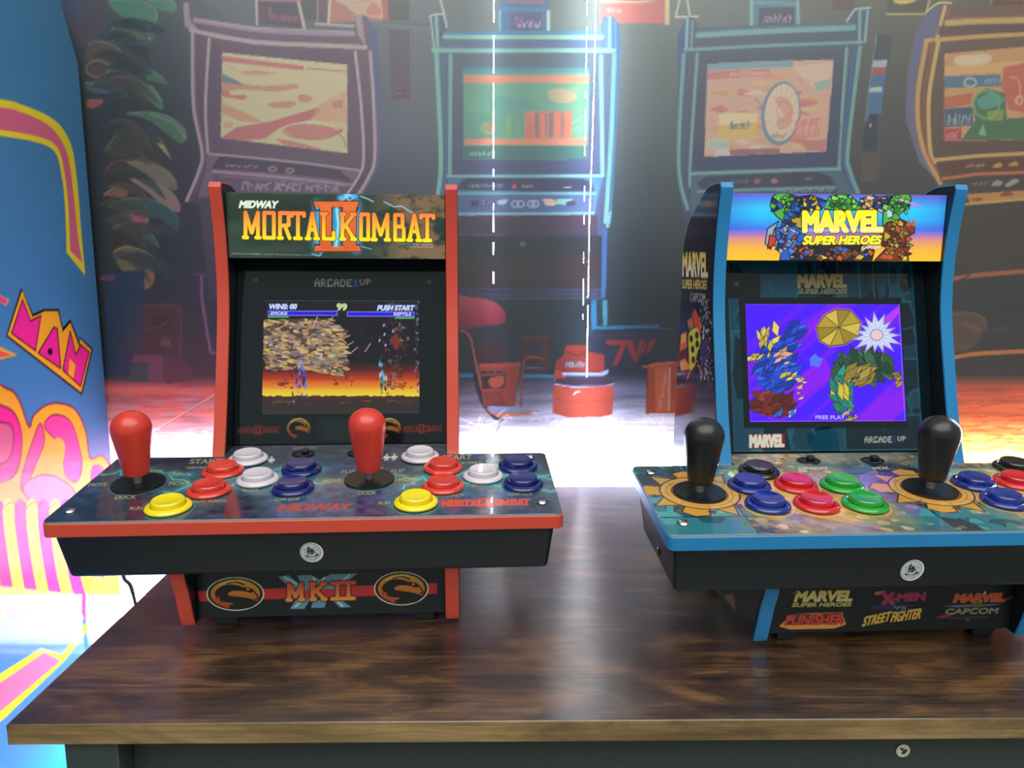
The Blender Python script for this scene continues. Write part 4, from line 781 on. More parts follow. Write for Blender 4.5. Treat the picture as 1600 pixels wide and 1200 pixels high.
    c.poly([(258, 240), (1065, 305), (1100, 600), (1105, 950), (250, 870), (238, 600)], (106, 80, 98)); c.poly([(240, 870), (1105, 965), (1080, 1020), (180, 1125), (230, 960)], (128, 100, 120))
    c.poly([(320, 300), (1030, 370), (1030, 872), (312, 785)], (216, 198, 152))
    c.poly([(320, 320), (780, 375), (782, 402), (320, 350)], (206, 120, 116)); c.stroke([(800, 390), (1020, 410)], 6, (190, 110, 110)); c.poly([(320, 360), (400, 410), (520, 400), (640, 420), (520, 428), (440, 424)], (206, 130, 110), .7)
    c.poly([(320, 420), (440, 478), (470, 490), (318, 472)], (120, 132, 146)); c.poly([(316, 472), (560, 490), (740, 478), (760, 500), (640, 522), (420, 510), (316, 520)], (206, 132, 112), .8); c.poly([(318, 515), (360, 520), (370, 545), (440, 540), (465, 550), (440, 570), (318, 550)], (204, 116, 112), .9)
    c.poly([(580, 590), (700, 575), (740, 590), (690, 615), (600, 610)], (206, 130, 116), .8, sm=True); c.poly([(755, 540), (800, 540), (832, 565), (800, 582), (752, 575)], (206, 126, 116), .8, sm=True)
    c.poly([(318, 590), (450, 640), (540, 690), (560, 700), (420, 690), (318, 640)], (214, 150, 120), .9); c.poly([(316, 785), (400, 725), (600, 690), (870, 610), (880, 640), (820, 680), (640, 730), (560, 790), (440, 800)], (200, 106, 110), .9); c.poly([(870, 600), (1028, 510), (1028, 700), (900, 690), (820, 680)], (220, 160, 124), .7); c.poly([(940, 580), (1010, 570), (1000, 620), (950, 615)], (206, 120, 112), .7)
    c.poly([(660, 720), (760, 705), (900, 716), (1005, 735), (960, 770), (840, 790), (720, 775)], (208, 126, 116), .9, sm=True); c.stroke([(660, 730), (720, 706), (860, 695), (980, 735)], 7, (230, 214, 170), sm=True); c.stroke([(660, 740), (720, 780), (900, 790), (1000, 740)], 5, (150, 96, 100), .8, sm=True); c.poly([(620, 790), (700, 800), (860, 840), (900, 860), (660, 820)], (206, 110, 110), .8); c.stroke([(980, 760), (1015, 800), (1024, 840)], 6, (120, 110, 130), .8); c.bars(10, (330, 725), (380, 725), (0, -30), (200, 110, 110), .6, seed=2)
    c.poly([(300, 895), (350, 885), (700, 920), (985, 965), (1055, 1030), (650, 985), (262, 960)], (78, 58, 82)); c.stroke([(245, 875), (600, 908), (850, 935), (1105, 970)], 12, (186, 158, 166), sm=True); c.stroke([(270, 975), (560, 1000), (1060, 1050)], 14, (180, 146, 160), sm=True)
    for x, y in ((605, 962), (702, 970)): c.ring(x, y, 22, 11, 7, (196, 160, 170))
    c.bars(6, (340, 950), (520, 955), (0, -14), (160, 130, 146), seed=3)
    c.poly([(280, 985), (1055, 1055), (1020, 1100), (1000, 1200), (300, 1200), (270, 1010)], (104, 78, 106)); c.bars(16, (420, 1078), (1000, 1090), (0, -46), (190, 158, 170), .9, seed=5); c.stroke([(620, 1040), (690, 1060), (740, 1085)], 8, (186, 156, 168)); c.stroke([(300, 1000), (1040, 1060)], 6, (160, 120, 140))
    c.poly([(1265, 170), (1380, 170), (1390, 570), (1280, 575)], (84, 76, 92), .8); c.poly([(1280, 400), (1380, 405), (1388, 570), (1282, 572)], (104, 74, 88), .9); c.stroke([(1385, 220), (1392, 570), (1282, 576)], 4, (140, 104, 112), .7); c.poly([(1305, 515), (1360, 515), (1360, 550), (1305, 548)], (70, 56, 74)); c.bars(4, (1310, 540), (1355, 540), (0, -18), (170, 130, 130), seed=6)
    # --- green and blue cabinet
    c.crop(640, 0, .275)
    G2, B2 = (128, 184, 174), (62, 112, 164)
    c.poly([(115, 85), (185, 75), (205, 180), (1090, 180), (1095, 95), (1150, 88), (1190, 130), (1192, 300), (1165, 700), (1120, 1230), (1120, 1560), (160, 1560), (150, 1110), (182, 900), (150, 300), (130, 290)], ('v', (88, 106, 124), (58, 66, 106)))
    c.poly([(115, 85), (165, 78), (200, 130), (208, 180), (180, 270), (135, 290)], (70, 88, 116)); c.poly([(1095, 100), (1150, 88), (1190, 130), (1190, 290), (1150, 300)], (74, 108, 150))
    c.stroke([(150, 90), (160, 280)], 22, G2); c.stroke([(120, 95), (140, 285)], 10, (180, 206, 196)); c.stroke([(112, 92), (150, 80), (185, 78)], 8, (206, 220, 200), sm=True)
    c.stroke([(1138, 100), (1136, 290)], 20, G2); c.stroke([(1110, 110), (1116, 270)], 10, (80, 140, 170)); c.stroke([(1170, 120), (1172, 290)], 10, (90, 150, 180))
    c.stroke([(200, 184), (1092, 182)], 18, (70, 136, 176)); c.stroke([(198, 207), (1092, 210)], 26, (140, 196, 178)); c.poly([(190, 222), (1100, 225), (1100, 275), (160, 275)], (90, 108, 140)); c.stroke([(135, 284), (1160, 286)], 24, (132, 190, 176))
    c.stroke([(152, 305), (178, 890), (160, 1115)], 26, G2, sm=True); c.stroke([(185, 310), (206, 880), (190, 1110)], 10, B2, .9, sm=True); c.stroke([(232, 315), (228, 990)], 22, (118, 174, 168)); c.stroke([(1088, 320), (1096, 990)], 22, (118, 174, 168)); c.stroke([(1165, 310), (1145, 800), (1115, 1260)], 26, (110, 166, 166), sm=True); c.stroke([(1188, 150), (1190, 320), (1168, 800), (1140, 1260)], 10, (60, 116, 176), sm=True)
    c.poly([(248, 310), (1072, 310), (1080, 985), (244, 985)], ('v', (86, 104, 116), (66, 74, 112)))
    c.poly([(302, 380), (1023, 380), (1010, 905), (306, 905)], (104, 158, 134)); c.poly([(302, 380), (1023, 380), (1022, 412), (302, 416)], (84, 140, 146)); c.stroke([(302, 384), (1023, 384)], 8, (70, 120, 140)); c.poly([(303, 424), (1021, 428), (1020, 470), (303, 468)], (214, 138, 112)); c.poly([(480, 540), (700, 570), (740, 620), (480, 640)], (84, 146, 142), .7); c.poly([(306, 640), (650, 640), (650, 780), (306, 780)], (92, 148, 128), .6)
    c.poly([(308, 786), (1013, 786), (1012, 824), (308, 820)], (212, 132, 110)); c.poly([(307, 826), (1012, 828), (1010, 905), (306, 905)], (64, 112, 108)); c.bars(7, (335, 882), (470, 882), (0, -24), (190, 206, 190), .8, seed=7)
    c.poly([(790, 515), (860, 500), (945, 530), (940, 570), (870, 585), (800, 565)], (190, 158, 130), .8, sm=True); c.poly([(900, 500), (965, 500), (960, 525)], (130, 176, 110), .8)
    c.poly([(655, 630), (925, 630), (920, 785), (655, 785)], (206, 124, 100))
    for x, w in ((715, 22), (770, 8), (790, 26), (860, 14)): c.poly([(x, 640), (x+w, 640), (x+w, 780), (x, 780)], (110, 110, 132), .8)
    for i, x in enumerate((665, 712, 782, 868)): c.bars(5, (x, 780), (x+40, 780), (0, -130), (176, 90, 96), .6, seed=20+i)
    c.bars(5, (545, 775), (580, 775), (0, -130), (150, 170, 90), .8, seed=11); c.bars(4, (598, 760), (632, 760), (0, -110), (140, 166, 96), .8, seed=12); c.poly([(400, 720), (440, 690), (490, 700), (480, 760), (430, 760)], (160, 160, 110), .6, sm=True); c.poly([(440, 705), (480, 700), (475, 745), (445, 740)], (196, 110, 90), .7, sm=True); c.stroke([(925, 700), (985, 660)], 6, (140, 190, 170)); c.stroke([(925, 740), (985, 710)], 5, (140, 190, 170))
    c.poly([(215, 992), (1105, 990), (1100, 1010), (1070, 1120), (1040, 1260), (220, 1260)], (72, 116, 150)); c.stroke([(215, 1000), (1100, 998)], 14, (128, 184, 178)); c.poly([(270, 1080), (290, 1030), (330, 1010), (980, 1012), (1040, 1040), (1052, 1088)], (52, 58, 88)); c.stroke([(245, 1098), (1055, 1098)], 14, (110, 166, 180)); c.poly([(240, 1110), (1050, 1110), (1040, 1230), (230, 1240)], (76, 96, 140))
    c.bars(12, (330, 1064), (530, 1064), (6, -18), (176, 186, 190), .8, seed=8); c.ell(594, 1058, 14, 14, (190, 76, 84)); c.bars(4, (640, 1064), (700, 1064), (0, -14), (200, 200, 196), seed=9); c.stroke([(880, 1063), (915, 1063)], 6, (190, 190, 186))
    c.poly([(345, 1140), (480, 1136), (470, 1170), (350, 1172)], (56, 56, 90)); c.bars(6, (390, 1164), (470, 1164), (4, -30), (190, 196, 200), .7, seed=10); c.poly([(500, 1140), (556, 1132), (540, 1160), (505, 1160)], (170, 176, 180), sm=True)
    for x in (600, 632, 690, 715): c.ring(x, 1158, 18, 18, 8, (176, 180, 190))
    c.poly([(760, 1130), (820, 1134), (830, 1165), (780, 1166)], (196, 170, 150), sm=True); c.poly([(830, 1132), (930, 1130), (900, 1165), (830, 1160)], (130, 186, 180)); c.poly([(890, 1145), (945, 1140), (940, 1170), (890, 1168)], (66, 60, 96))
    c.stroke([(232, 1215), (1045, 1212)], 14, (120, 176, 180)); c.bars(14, (300, 1250), (1000, 1250), (20, -26), (200, 130, 150), .8, seed=13); c.bars(10, (420, 1252), (900, 1252), (10, -28), (66, 66, 110), .8, seed=14)
    c.crop(680, 330, .3667)
    c.poly([(60, 20), (690, 15), (695, 105), (60, 100)], (62, 50, 72)); c.stroke([(60, 98), (300, 100)], 5, (120, 60, 90), .8); c.poly([(60, 105), (710, 105), (708, 375), (60, 375)], (34, 40, 50)); c.poly([(60, 190), (700, 186), (690, 325), (60, 330)], (48, 40, 48)); c.stroke([(60, 188), (700, 184)], 3, (24, 28, 36)); c.poly([(290, 200), (450, 195), (450, 290), (290, 290)], (50, 44, 54)); c.stroke([(300, 205), (442, 202), (442, 250), (300, 250)], 4, (36, 34, 44), closed=True); c.ring(373, 140, 8, 8, 4, (170, 150, 140))
    c.poly([(60, 330), (710, 330), (710, 372), (60, 372)], (42, 46, 72)); c.stroke([(60, 355), (690, 352)], 4, (110, 74, 70), .8); c.stroke([(60, 372), (705, 372)], 4, (70, 76, 110), .8); c.stroke([(60, 333), (705, 333)], 4, (60, 70, 110), .8)
    c.poly([(715, 80), (735, 80), (725, 370), (708, 370)], (50, 84, 140)); c.poly([(740, 0), (752, 0), (742, 70), (728, 70)], (110, 160, 165)); c.poly([(665, 378), (688, 378), (688, 490), (955, 483), (955, 500), (680, 504), (665, 530)], (36, 92, 134)); c.poly([(712, 378), (734, 378), (732, 486), (716, 486)], (56, 116, 140)); c.poly([(665, 505), (960, 500), (960, 700), (740, 690), (665, 560)], (30, 36, 60), .8); c.stroke([(955, 500), (1000, 500)], 6, (120, 110, 100), .7); c.stroke([(665, 530), (1015, 525)], 3, (56, 60, 80), .8)
    # seat of the printed bar stool with its legs
    c.poly([(60, 366), (150, 366), (240, 382), (288, 415), (300, 450), (285, 480), (200, 492), (60, 505)], ('v', (160, 74, 92), (112, 26, 42)), sm=True); c.stroke([(100, 500), (200, 492), (280, 482)], 4, (50, 60, 96), sm=True)
    c.stroke([(100, 512), (150, 540), (165, 660), (200, 800), (250, 870), (278, 885)], 26, (34, 38, 56), sm=True); c.stroke([(110, 508), (150, 540), (180, 680), (215, 810), (270, 880)], 7, (170, 92, 84), sm=True); c.stroke([(285, 880), (228, 1030)], 8, (130, 130, 160)); c.poly([(215, 840), (400, 850), (412, 868), (270, 880), (235, 862)], (190, 104, 96)); c.poly([(220, 832), (390, 845), (400, 856), (240, 858)], (110, 140, 190))
    c.stroke([(100, 880), (180, 910), (260, 905)], 5, (250, 240, 225), sm=True); c.stroke([(100, 915), (200, 920), (270, 895)], 5, (250, 240, 225), sm=True)
    # crates and tins on the printed floor
    c.poly([(60, 690), (160, 692), (160, 710), (60, 706)], (40, 110, 150)); c.poly([(372, 696), (505, 698), (505, 712), (372, 712)], (40, 116, 160))
    c.poly([(160, 560), (275, 562), (300, 640), (180, 650)], (56, 34, 44)); c.poly([(372, 532), (488, 536), (482, 690), (378, 690)], (66, 38, 44)); c.poly([(392, 560), (456, 562), (450, 610), (396, 610)], (40, 44, 66)); c.stroke([(375, 535), (485, 540)], 6, (104, 52, 50)); c.poly([(388, 640), (470, 640), (460, 680), (386, 680)], (40, 44, 64)); c.stroke([(385, 668), (465, 672)], 4, (130, 150, 170), .8)
    c.poly([(185, 650), (365, 645), (340, 832), (205, 832)], (134, 54, 48)); c.poly([(188, 652), (365, 646), (362, 662), (190, 668)], (150, 62, 60)); c.poly([(195, 682), (305, 682), (296, 755), (200, 758)], (50, 34, 44)); c.bars(9, (196, 702), (300, 702), (0, -16), (170, 90, 76), seed=15); c.poly([(230, 715), (290, 705), (286, 745), (240, 750)], (156, 70, 56), sm=True); c.poly([(210, 770), (280, 768), (300, 830), (215, 830)], (100, 44, 50), .7); c.stroke([(365, 832), (372, 690), (385, 630), (425, 625), (465, 632)], 9, (130, 60, 54), sm=True)
    c.poly([(556, 570), (650, 572), (655, 600), (720, 610), (722, 690), (540, 690), (520, 735), (508, 700), (515, 640), (550, 612)], (122, 44, 42)); c.poly([(550, 635), (640, 640), (640, 668), (550, 670)], (84, 66, 80)); c.bars(6, (556, 664), (640, 666), (2, -24), (170, 150, 160), seed=16); c.stroke([(565, 600), (600, 615), (640, 602)], 5, (60, 26, 34), sm=True); c.poly([(512, 680), (545, 685), (560, 720), (540, 736), (512, 730)], (150, 62, 52), sm=True)
    c.poly([(540, 688), (700, 690), (740, 672), (736, 692), (715, 702), (545, 702)], (130, 150, 200)); c.poly([(520, 712), (755, 710), (760, 740), (510, 742)], (56, 44, 66)); c.stroke([(512, 738), (600, 752), (700, 750), (760, 735)], 7, (150, 150, 200), sm=True); c.poly([(505, 740), (600, 756), (762, 742), (755, 865), (700, 880), (560, 880), (500, 862)], (166, 70, 60)); c.stroke([(505, 800), (620, 815), (755, 800)], 4, (134, 54, 52), .8, sm=True); c.stroke([(592, 782), (600, 772), (614, 770)], 6, (236, 220, 210)); c.stroke([(695, 890), (694, 1100)], 8, (170, 180, 210), .7)
    c.poly([(725, 548), (820, 548), (815, 570), (775, 660), (755, 655), (790, 572), (730, 570)], (116, 40, 44)); c.poly([(808, 552), (840, 548), (860, 610), (870, 548), (890, 545), (862, 645), (845, 640)], (116, 40, 44)); c.poly([(886, 560), (905, 545), (890, 600), (868, 640), (880, 600)], (110, 40, 44)); c.poly([(910, 550), (945, 542), (925, 590), (895, 615)], (110, 38, 44))
    c.poly([(905, 655), (1040, 640), (1060, 860), (900, 862)], (150, 64, 46)); c.poly([(870, 662), (905, 655), (935, 645), (1020, 640), (1020, 650), (900, 668)], (170, 84, 60)); c.stroke([(905, 660), (900, 860)], 6, (110, 44, 40)); c.poly([(936, 670), (1000, 664), (1000, 850), (940, 855)], (176, 84, 60)); c.bars(10, (950, 845), (975, 690), (12, 2), (206, 170, 150), .7, seed=17); c.stroke([(1000, 668), (996, 850)], 5, (206, 206, 214), .7)
    # --- green cabinet with the pale game picture
    c.crop(1020, 0, .3625)
    G3, B3 = (120, 166, 160), (62, 84, 130)
    c.poly([(150, 68), (182, 80), (200, 120), (860, 100), (835, 90), (880, 30), (940, 40), (935, 120), (905, 200), (870, 420), (845, 700), (880, 830), (870, 1240), (150, 1240), (140, 980), (105, 700), (110, 150)], ('v', (84, 96, 118), (50, 54, 84)))
    c.poly([(108, 150), (150, 68), (150, 200), (140, 230), (118, 700), (140, 960), (110, 780)], (62, 92, 140)); c.stroke([(150, 75), (145, 210)], 12, (150, 196, 200)); c.stroke([(172, 90), (166, 210)], 10, (110, 160, 170))
    c.stroke([(196, 152), (865, 120)], 24, (124, 172, 164)); c.stroke([(194, 135), (862, 104)], 8, (80, 120, 150)); c.stroke([(140, 214), (500, 200), (900, 182)], 14, (116, 166, 164)); c.stroke([(835, 92), (870, 40), (935, 34)], 8, (186, 206, 190)); c.stroke([(892, 45), (890, 180)], 14, (124, 170, 166)); c.stroke([(926, 48), (914, 180)], 10, (150, 190, 190))
    c.stroke([(134, 235), (112, 700), (150, 900)], 16, G3, sm=True); c.stroke([(192, 232), (160, 730), (168, 810)], 13, G3, sm=True); c.stroke([(150, 240), (135, 700), (160, 880)], 7, B3, sm=True); c.stroke([(835, 210), (800, 720), (830, 830)], 15, G3, sm=True); c.stroke([(893, 205), (840, 640), (850, 740), (885, 830)], 17, G3, sm=True); c.stroke([(868, 205), (822, 640), (835, 740), (870, 830)], 9, (56, 106, 160), sm=True)
    c.poly([(202, 240), (825, 215), (795, 715), (170, 735)], ('v', (76, 86, 100), (56, 62, 100)))
    c.poly([(237, 276), (779, 258), (744, 655), (220, 676)], (216, 168, 146)); c.poly([(237, 276), (600, 262), (600, 290), (236, 306)], (130, 160, 170)); c.poly([(236, 310), (500, 300), (500, 330), (236, 345)], (206, 130, 120)); c.bars(14, (330, 330), (490, 328), (6, -20), (236, 206, 180), .8, seed=18)
    r = random.Random(12)
    for i in range(46):
        x, y = r.uniform(240, 740), r.uniform(330, 650); w = r.uniform(20, 70); k = r.choice([(220, 150, 110), (226, 186, 130), (206, 116, 110), (222, 130, 120), (226, 206, 170), (206, 160, 90)])
        x = min(max(x, 245+w), 735-w); c.poly([(x-w, y+r.uniform(-8, 8)), (x-w*.3, y-r.uniform(5, 18)), (x+w, y+r.uniform(-8, 8)), (x+w*.3, y+r.uniform(5, 18))], k, .75, sm=True)
    c.poly([(600, 290), (770, 270), (765, 330), (700, 390), (640, 340)], (224, 190, 170), .8); c.poly([(690, 360), (765, 340), (760, 380), (700, 390)], (140, 176, 170), .8); c.poly([(284, 490), (450, 488), (440, 600), (280, 604)], (222, 180, 104)); c.poly([(284, 490), (450, 488), (448, 530), (284, 540)], (230, 210, 170), .8); c.bars(9, (326, 558), (412, 556), (4, -32), (70, 84, 140), seed=19); c.poly([(236, 600), (330, 600), (325, 640), (236, 645)], (190, 200, 190), .8); c.bars(6, (240, 640), (325, 636), (0, -30), (130, 170, 170), .7, seed=20)
    c.ell(548, 492, 84, 138, (110, 140, 160), rot=.12); c.ell(552, 488, 73, 124, (224, 196, 168), rot=.12)
    for i in range(16):
        a = i*.3927; c.stroke([(552+50*math.cos(a), 488+90*math.sin(a)), (552+68*math.cos(a), 488+116*math.sin(a))], 3, (214, 150, 130), .8)
    c.poly([(520, 430), (570, 420), (600, 470), (590, 540), (540, 560), (530, 520), (560, 500)], (214, 144, 126), .7, sm=True); c.ring(560, 480, 30, 40, 4, (206, 120, 110), .8); c.bars(5, (505, 600), (565, 596), (6, -24), (110, 100, 110), .9, seed=21); c.poly([(610, 520), (720, 510), (715, 590), (600, 600)], (214, 130, 120), .8); c.bars(7, (615, 585), (710, 580), (4, -64), (236, 190, 170), .9, seed=22); c.poly([(640, 610), (745, 600), (742, 655), (660, 650)], (190, 110, 116), .7); c.poly([(270, 645), (330, 640), (330, 672), (262, 674)], (214, 196, 186)); c.poly([(330, 645), (540, 640), (545, 662), (330, 670)], (150, 84, 104), .8); c.stroke([(440, 430), (470, 460), (455, 470)], 5, (100, 130, 160), .8)
    c.poly([(165, 742), (800, 722), (830, 760), (860, 830), (880, 1000), (160, 1000)], (70, 100, 120)); c.stroke([(165, 748), (500, 738), (805, 728)], 14, G3); c.poly([(205, 815), (190, 790), (230, 760), (700, 740), (760, 760), (790, 800)], (48, 50, 80)); c.stroke([(195, 825), (780, 808)], 10, (110, 156, 158)); c.bars(8, (330, 792), (408, 788), (4, -16), (140, 140, 150), .7, seed=23); c.ell(447, 781, 15, 11, (176, 84, 76)); c.ell(520, 781, 16, 11, (170, 110, 100)); c.stroke([(655, 772), (680, 770)], 5, (160, 160, 160))
    c.poly([(330, 838), (800, 816), (790, 838)], (60, 60, 96)); c.bars(14, (520, 834), (775, 826), (8, -14), (150, 176, 176), .8, seed=24)
    c.poly([(965, 150), (1035, 148), (990, 480), (975, 780), (895, 780), (910, 520), (930, 400)], (70, 74, 84)); c.poly([(950, 258), (1012, 256), (985, 490), (965, 490), (918, 540), (930, 400)], (74, 110, 146)); c.poly([(948, 262), (1010, 258), (1006, 290), (945, 292)], (170, 180, 184)); c.poly([(945, 292), (1004, 290), (1000, 322), (942, 325)], (170, 84, 80)); c.poly([(934, 378), (990, 374), (988, 395), (932, 398)], (190, 196, 190)); c.stroke([(965, 150), (950, 258), (915, 520)], 4, (150, 160, 166), .8); c.poly([(912, 560), (935, 490), (970, 492), (968, 660), (900, 660)], (46, 48, 58)); c.poly([(900, 650), (968, 650), (965, 780), (896, 780)], (96, 70, 56), .7); c.ell(938, 540, 5, 10, (170, 180, 180))
    # --- orange cabinet at the right
    O4, Y4 = (196, 122, 66), (206, 170, 92)
    c.poly([(1140, 130), (1200, 40), (1285, 15), (1700, 30), (1700, 860), (1370, 850), (1240, 790), (1150, 680), (1110, 420)], ('v', (116, 92, 76), (84, 60, 50))); c.poly([(1135, 130), (1180, 55), (1240, 20), (1215, 150), (1175, 200), (1135, 400), (1140, 600), (1225, 780), (1150, 700), (1090, 520), (1098, 300)], (104, 102, 132)); c.stroke([(1180, 50), (1230, 14), (1285, 14)], 8, (214, 200, 150), sm=True)
    c.stroke([(1258, 30), (1225, 160)], 16, (206, 176, 120)); c.stroke([(1280, 24), (1250, 150)], 8, (170, 90, 70)); c.stroke([(1268, 100), (1400, 90), (1700, 80)], 26, (196, 166, 100)); c.stroke([(1285, 80), (1700, 62)], 8, (170, 90, 64)); c.stroke([(1175, 176), (1400, 158), (1700, 138)], 18, (206, 156, 96)); c.poly([(1230, 115), (1700, 98), (1700, 130), (1225, 150)], (104, 74, 66))
    c.stroke([(1178, 185), (1142, 420), (1160, 620), (1240, 790)], 20, (206, 152, 84), sm=True); c.stroke([(1230, 180), (1190, 420), (1195, 640), (1215, 700)], 18, (206, 170, 100), sm=True); c.stroke([(1208, 180), (1168, 420), (1180, 640), (1230, 740)], 8, (160, 76, 56), sm=True)
    c.poly([(1256, 232), (1700, 190), (1700, 600), (1256, 608)], (206, 150, 100)); c.poly([(1310, 245), (1440, 232), (1460, 260), (1400, 290), (1310, 280)], (216, 190, 150), sm=True); c.bars(8, (1320, 275), (1450, 265), (6, -30), (226, 206, 180), .7, seed=25); c.poly([(1256, 330), (1500, 320), (1510, 370), (1256, 380)], (84, 120, 140)); c.poly([(1256, 290), (1700, 250), (1700, 300), (1256, 325)], (222, 170, 110), .8); c.ring(1368, 355, 26, 18, 8, (190, 190, 180)); c.bars(5, (1430, 362), (1500, 355), (0, -24), (170, 180, 176), seed=26)
    c.poly([(1515, 290), (1600, 270), (1700, 280), (1700, 500), (1540, 470), (1510, 380)], (196, 96, 74), .9); c.poly([(1256, 420), (1380, 400), (1370, 450), (1256, 470)], (190, 100, 70), .9); c.poly([(1258, 470), (1380, 460), (1380, 540), (1258, 550)], (70, 90, 110)); c.bars(9, (1262, 540), (1370, 536), (4, -50), (200, 200, 196), .9, seed=27); c.poly([(1258, 555), (1330, 552), (1330, 606), (1258, 606)], (176, 70, 70)); c.bars(4, (1264, 600), (1320, 600), (0, -36), (226, 150, 140), seed=28)
    c.poly([(1380, 430), (1440, 380), (1520, 400), (1530, 510), (1700, 500), (1700, 600), (1330, 604), (1390, 520)], (76, 110, 70)); c.poly([(1400, 430), (1470, 395), (1520, 430), (1480, 460), (1420, 470)], (90, 150, 130), sm=True); c.ring(1440, 450, 56, 60, 12, (110, 160, 120), .9); c.poly([(1405, 580), (1425, 530), (1440, 585)], (120, 180, 150)); c.stroke([(1545, 330), (1580, 340), (1590, 400), (1570, 440)], 8, (216, 150, 130), sm=True); c.ring(1585, 430, 14, 18, 6, (224, 190, 170)); c.poly([(1440, 480), (1520, 470), (1510, 520), (1450, 520)], (150, 170, 76), .7)
    c.poly([(1225, 690), (1700, 650), (1700, 800), (1310, 830), (1240, 780)], (90, 60, 48)); c.stroke([(1215, 690), (1400, 672), (1700, 655)], 16, (206, 160, 84)); c.poly([(1245, 745), (1275, 705), (1700, 676), (1700, 735), (1280, 760)], (92, 50, 38)); c.stroke([(1250, 770), (1400, 750), (1700, 738)], 12, (200, 110, 62)); c.bars(6, (1345, 722), (1430, 716), (6, -12), (216, 160, 80), seed=29); c.poly([(1468, 712), (1500, 700), (1508, 718), (1475, 722)], (206, 140, 60), sm=True); c.poly([(1535, 712), (1570, 694), (1580, 714)], (206, 140, 60), sm=True)
    c.poly([(1280, 775), (1700, 745), (1700, 820), (1320, 830)], (66, 46, 44)); c.bars(6, (1380, 800), (1450, 796), (0, -14), (150, 140, 130), seed=30); c.poly([(1462, 800), (1480, 778), (1510, 782), (1500, 800)], (150, 146, 140), sm=True); c.poly([(1520, 800), (1560, 770), (1585, 780), (1545, 802)], (160, 150, 140), sm=True); c.poly([(1350, 838), (1700, 812), (1700, 850), (1370, 878)], (190, 136, 66)); c.poly([(1500, 845), (1530, 820), (1560, 840)], (150, 60, 40), sm=True); c.poly([(1365, 860), (1420, 850), (1410, 868)], (150, 76, 44), sm=True); c.stroke([(1350, 880), (1500, 868), (1700, 850)], 10, (206, 160, 70))
    c.crop(1480, 260, .4)
    c.poly([(60, 160), (330, 130), (330, 400), (30, 430)], (62, 46, 42), .7); c.stroke([(20, 180), (330, 150)], 4, (84, 62, 54), .7); c.stroke([(20, 265), (330, 250)], 4, (44, 38, 38), .8)
    c.stroke([(20, 440), (120, 425), (330, 408)], 17, (176, 88, 56), sm=True); c.stroke([(40, 450), (90, 425)], 6, (50, 44, 44)); c.stroke([(20, 748), (120, 732), (330, 722)], 17, (196, 116, 50), sm=True)
    c.poly([(20, 575), (110, 572), (155, 605), (140, 650), (110, 700), (60, 715), (20, 720)], (84, 62, 48), sm=True); c.stroke([(20, 580), (110, 576), (152, 606), (150, 640)], 5, (120, 90, 60), sm=True); c.poly([(50, 606), (110, 620), (140, 640), (110, 645)], (120, 66, 56), sm=True); c.poly([(150, 630), (260, 620), (250, 650), (150, 650)], (64, 52, 46), .8); c.poly([(20, 700), (80, 690), (90, 716), (20, 724)], (96, 70, 50), .8, sm=True)
    # floor lines
    c.crop(160, 380, .2832); c.stroke([(260, 1050), (430, 950), (620, 836)], 9, (226, 186, 170)); c.stroke([(262, 1056), (432, 956), (622, 842)], 4, (190, 100, 110)); c.stroke([(40, 1190), (90, 1150)], 6, (240, 220, 220))
    for y0, y1 in ((985, 988), (1065, 1060), (1140, 1150)): c.stroke([(30, y0), (300, y0+6), (620, y1)], 2, (206, 130, 160), .6)
    for i in range(30): x, y = r.uniform(40, 600), r.uniform(1010, 1200); c.ell(x, y, r.uniform(10, 60), r.uniform(3, 9), (250, 226, 240), .5, n=12)
    c.crop(); 
    for i in range(120): x, y = r.uniform(725, 1070), r.uniform(650, 720); c.stroke([(x, y), (x+r.uniform(-10, 14), y-r.uniform(0, 12))], 1.6, (244, 240, 252), .55)
    for i in range(46): x, y = r.uniform(1490, 1640), r.uniform(640, 720); c.stroke([(x, y), (x+r.uniform(10, 40), y-r.uniform(-3, 4))], r.uniform(1.2, 3), r.choice([(206, 80, 40), (180, 60, 30), (250, 196, 120)]), .7, sm=True)
    return c

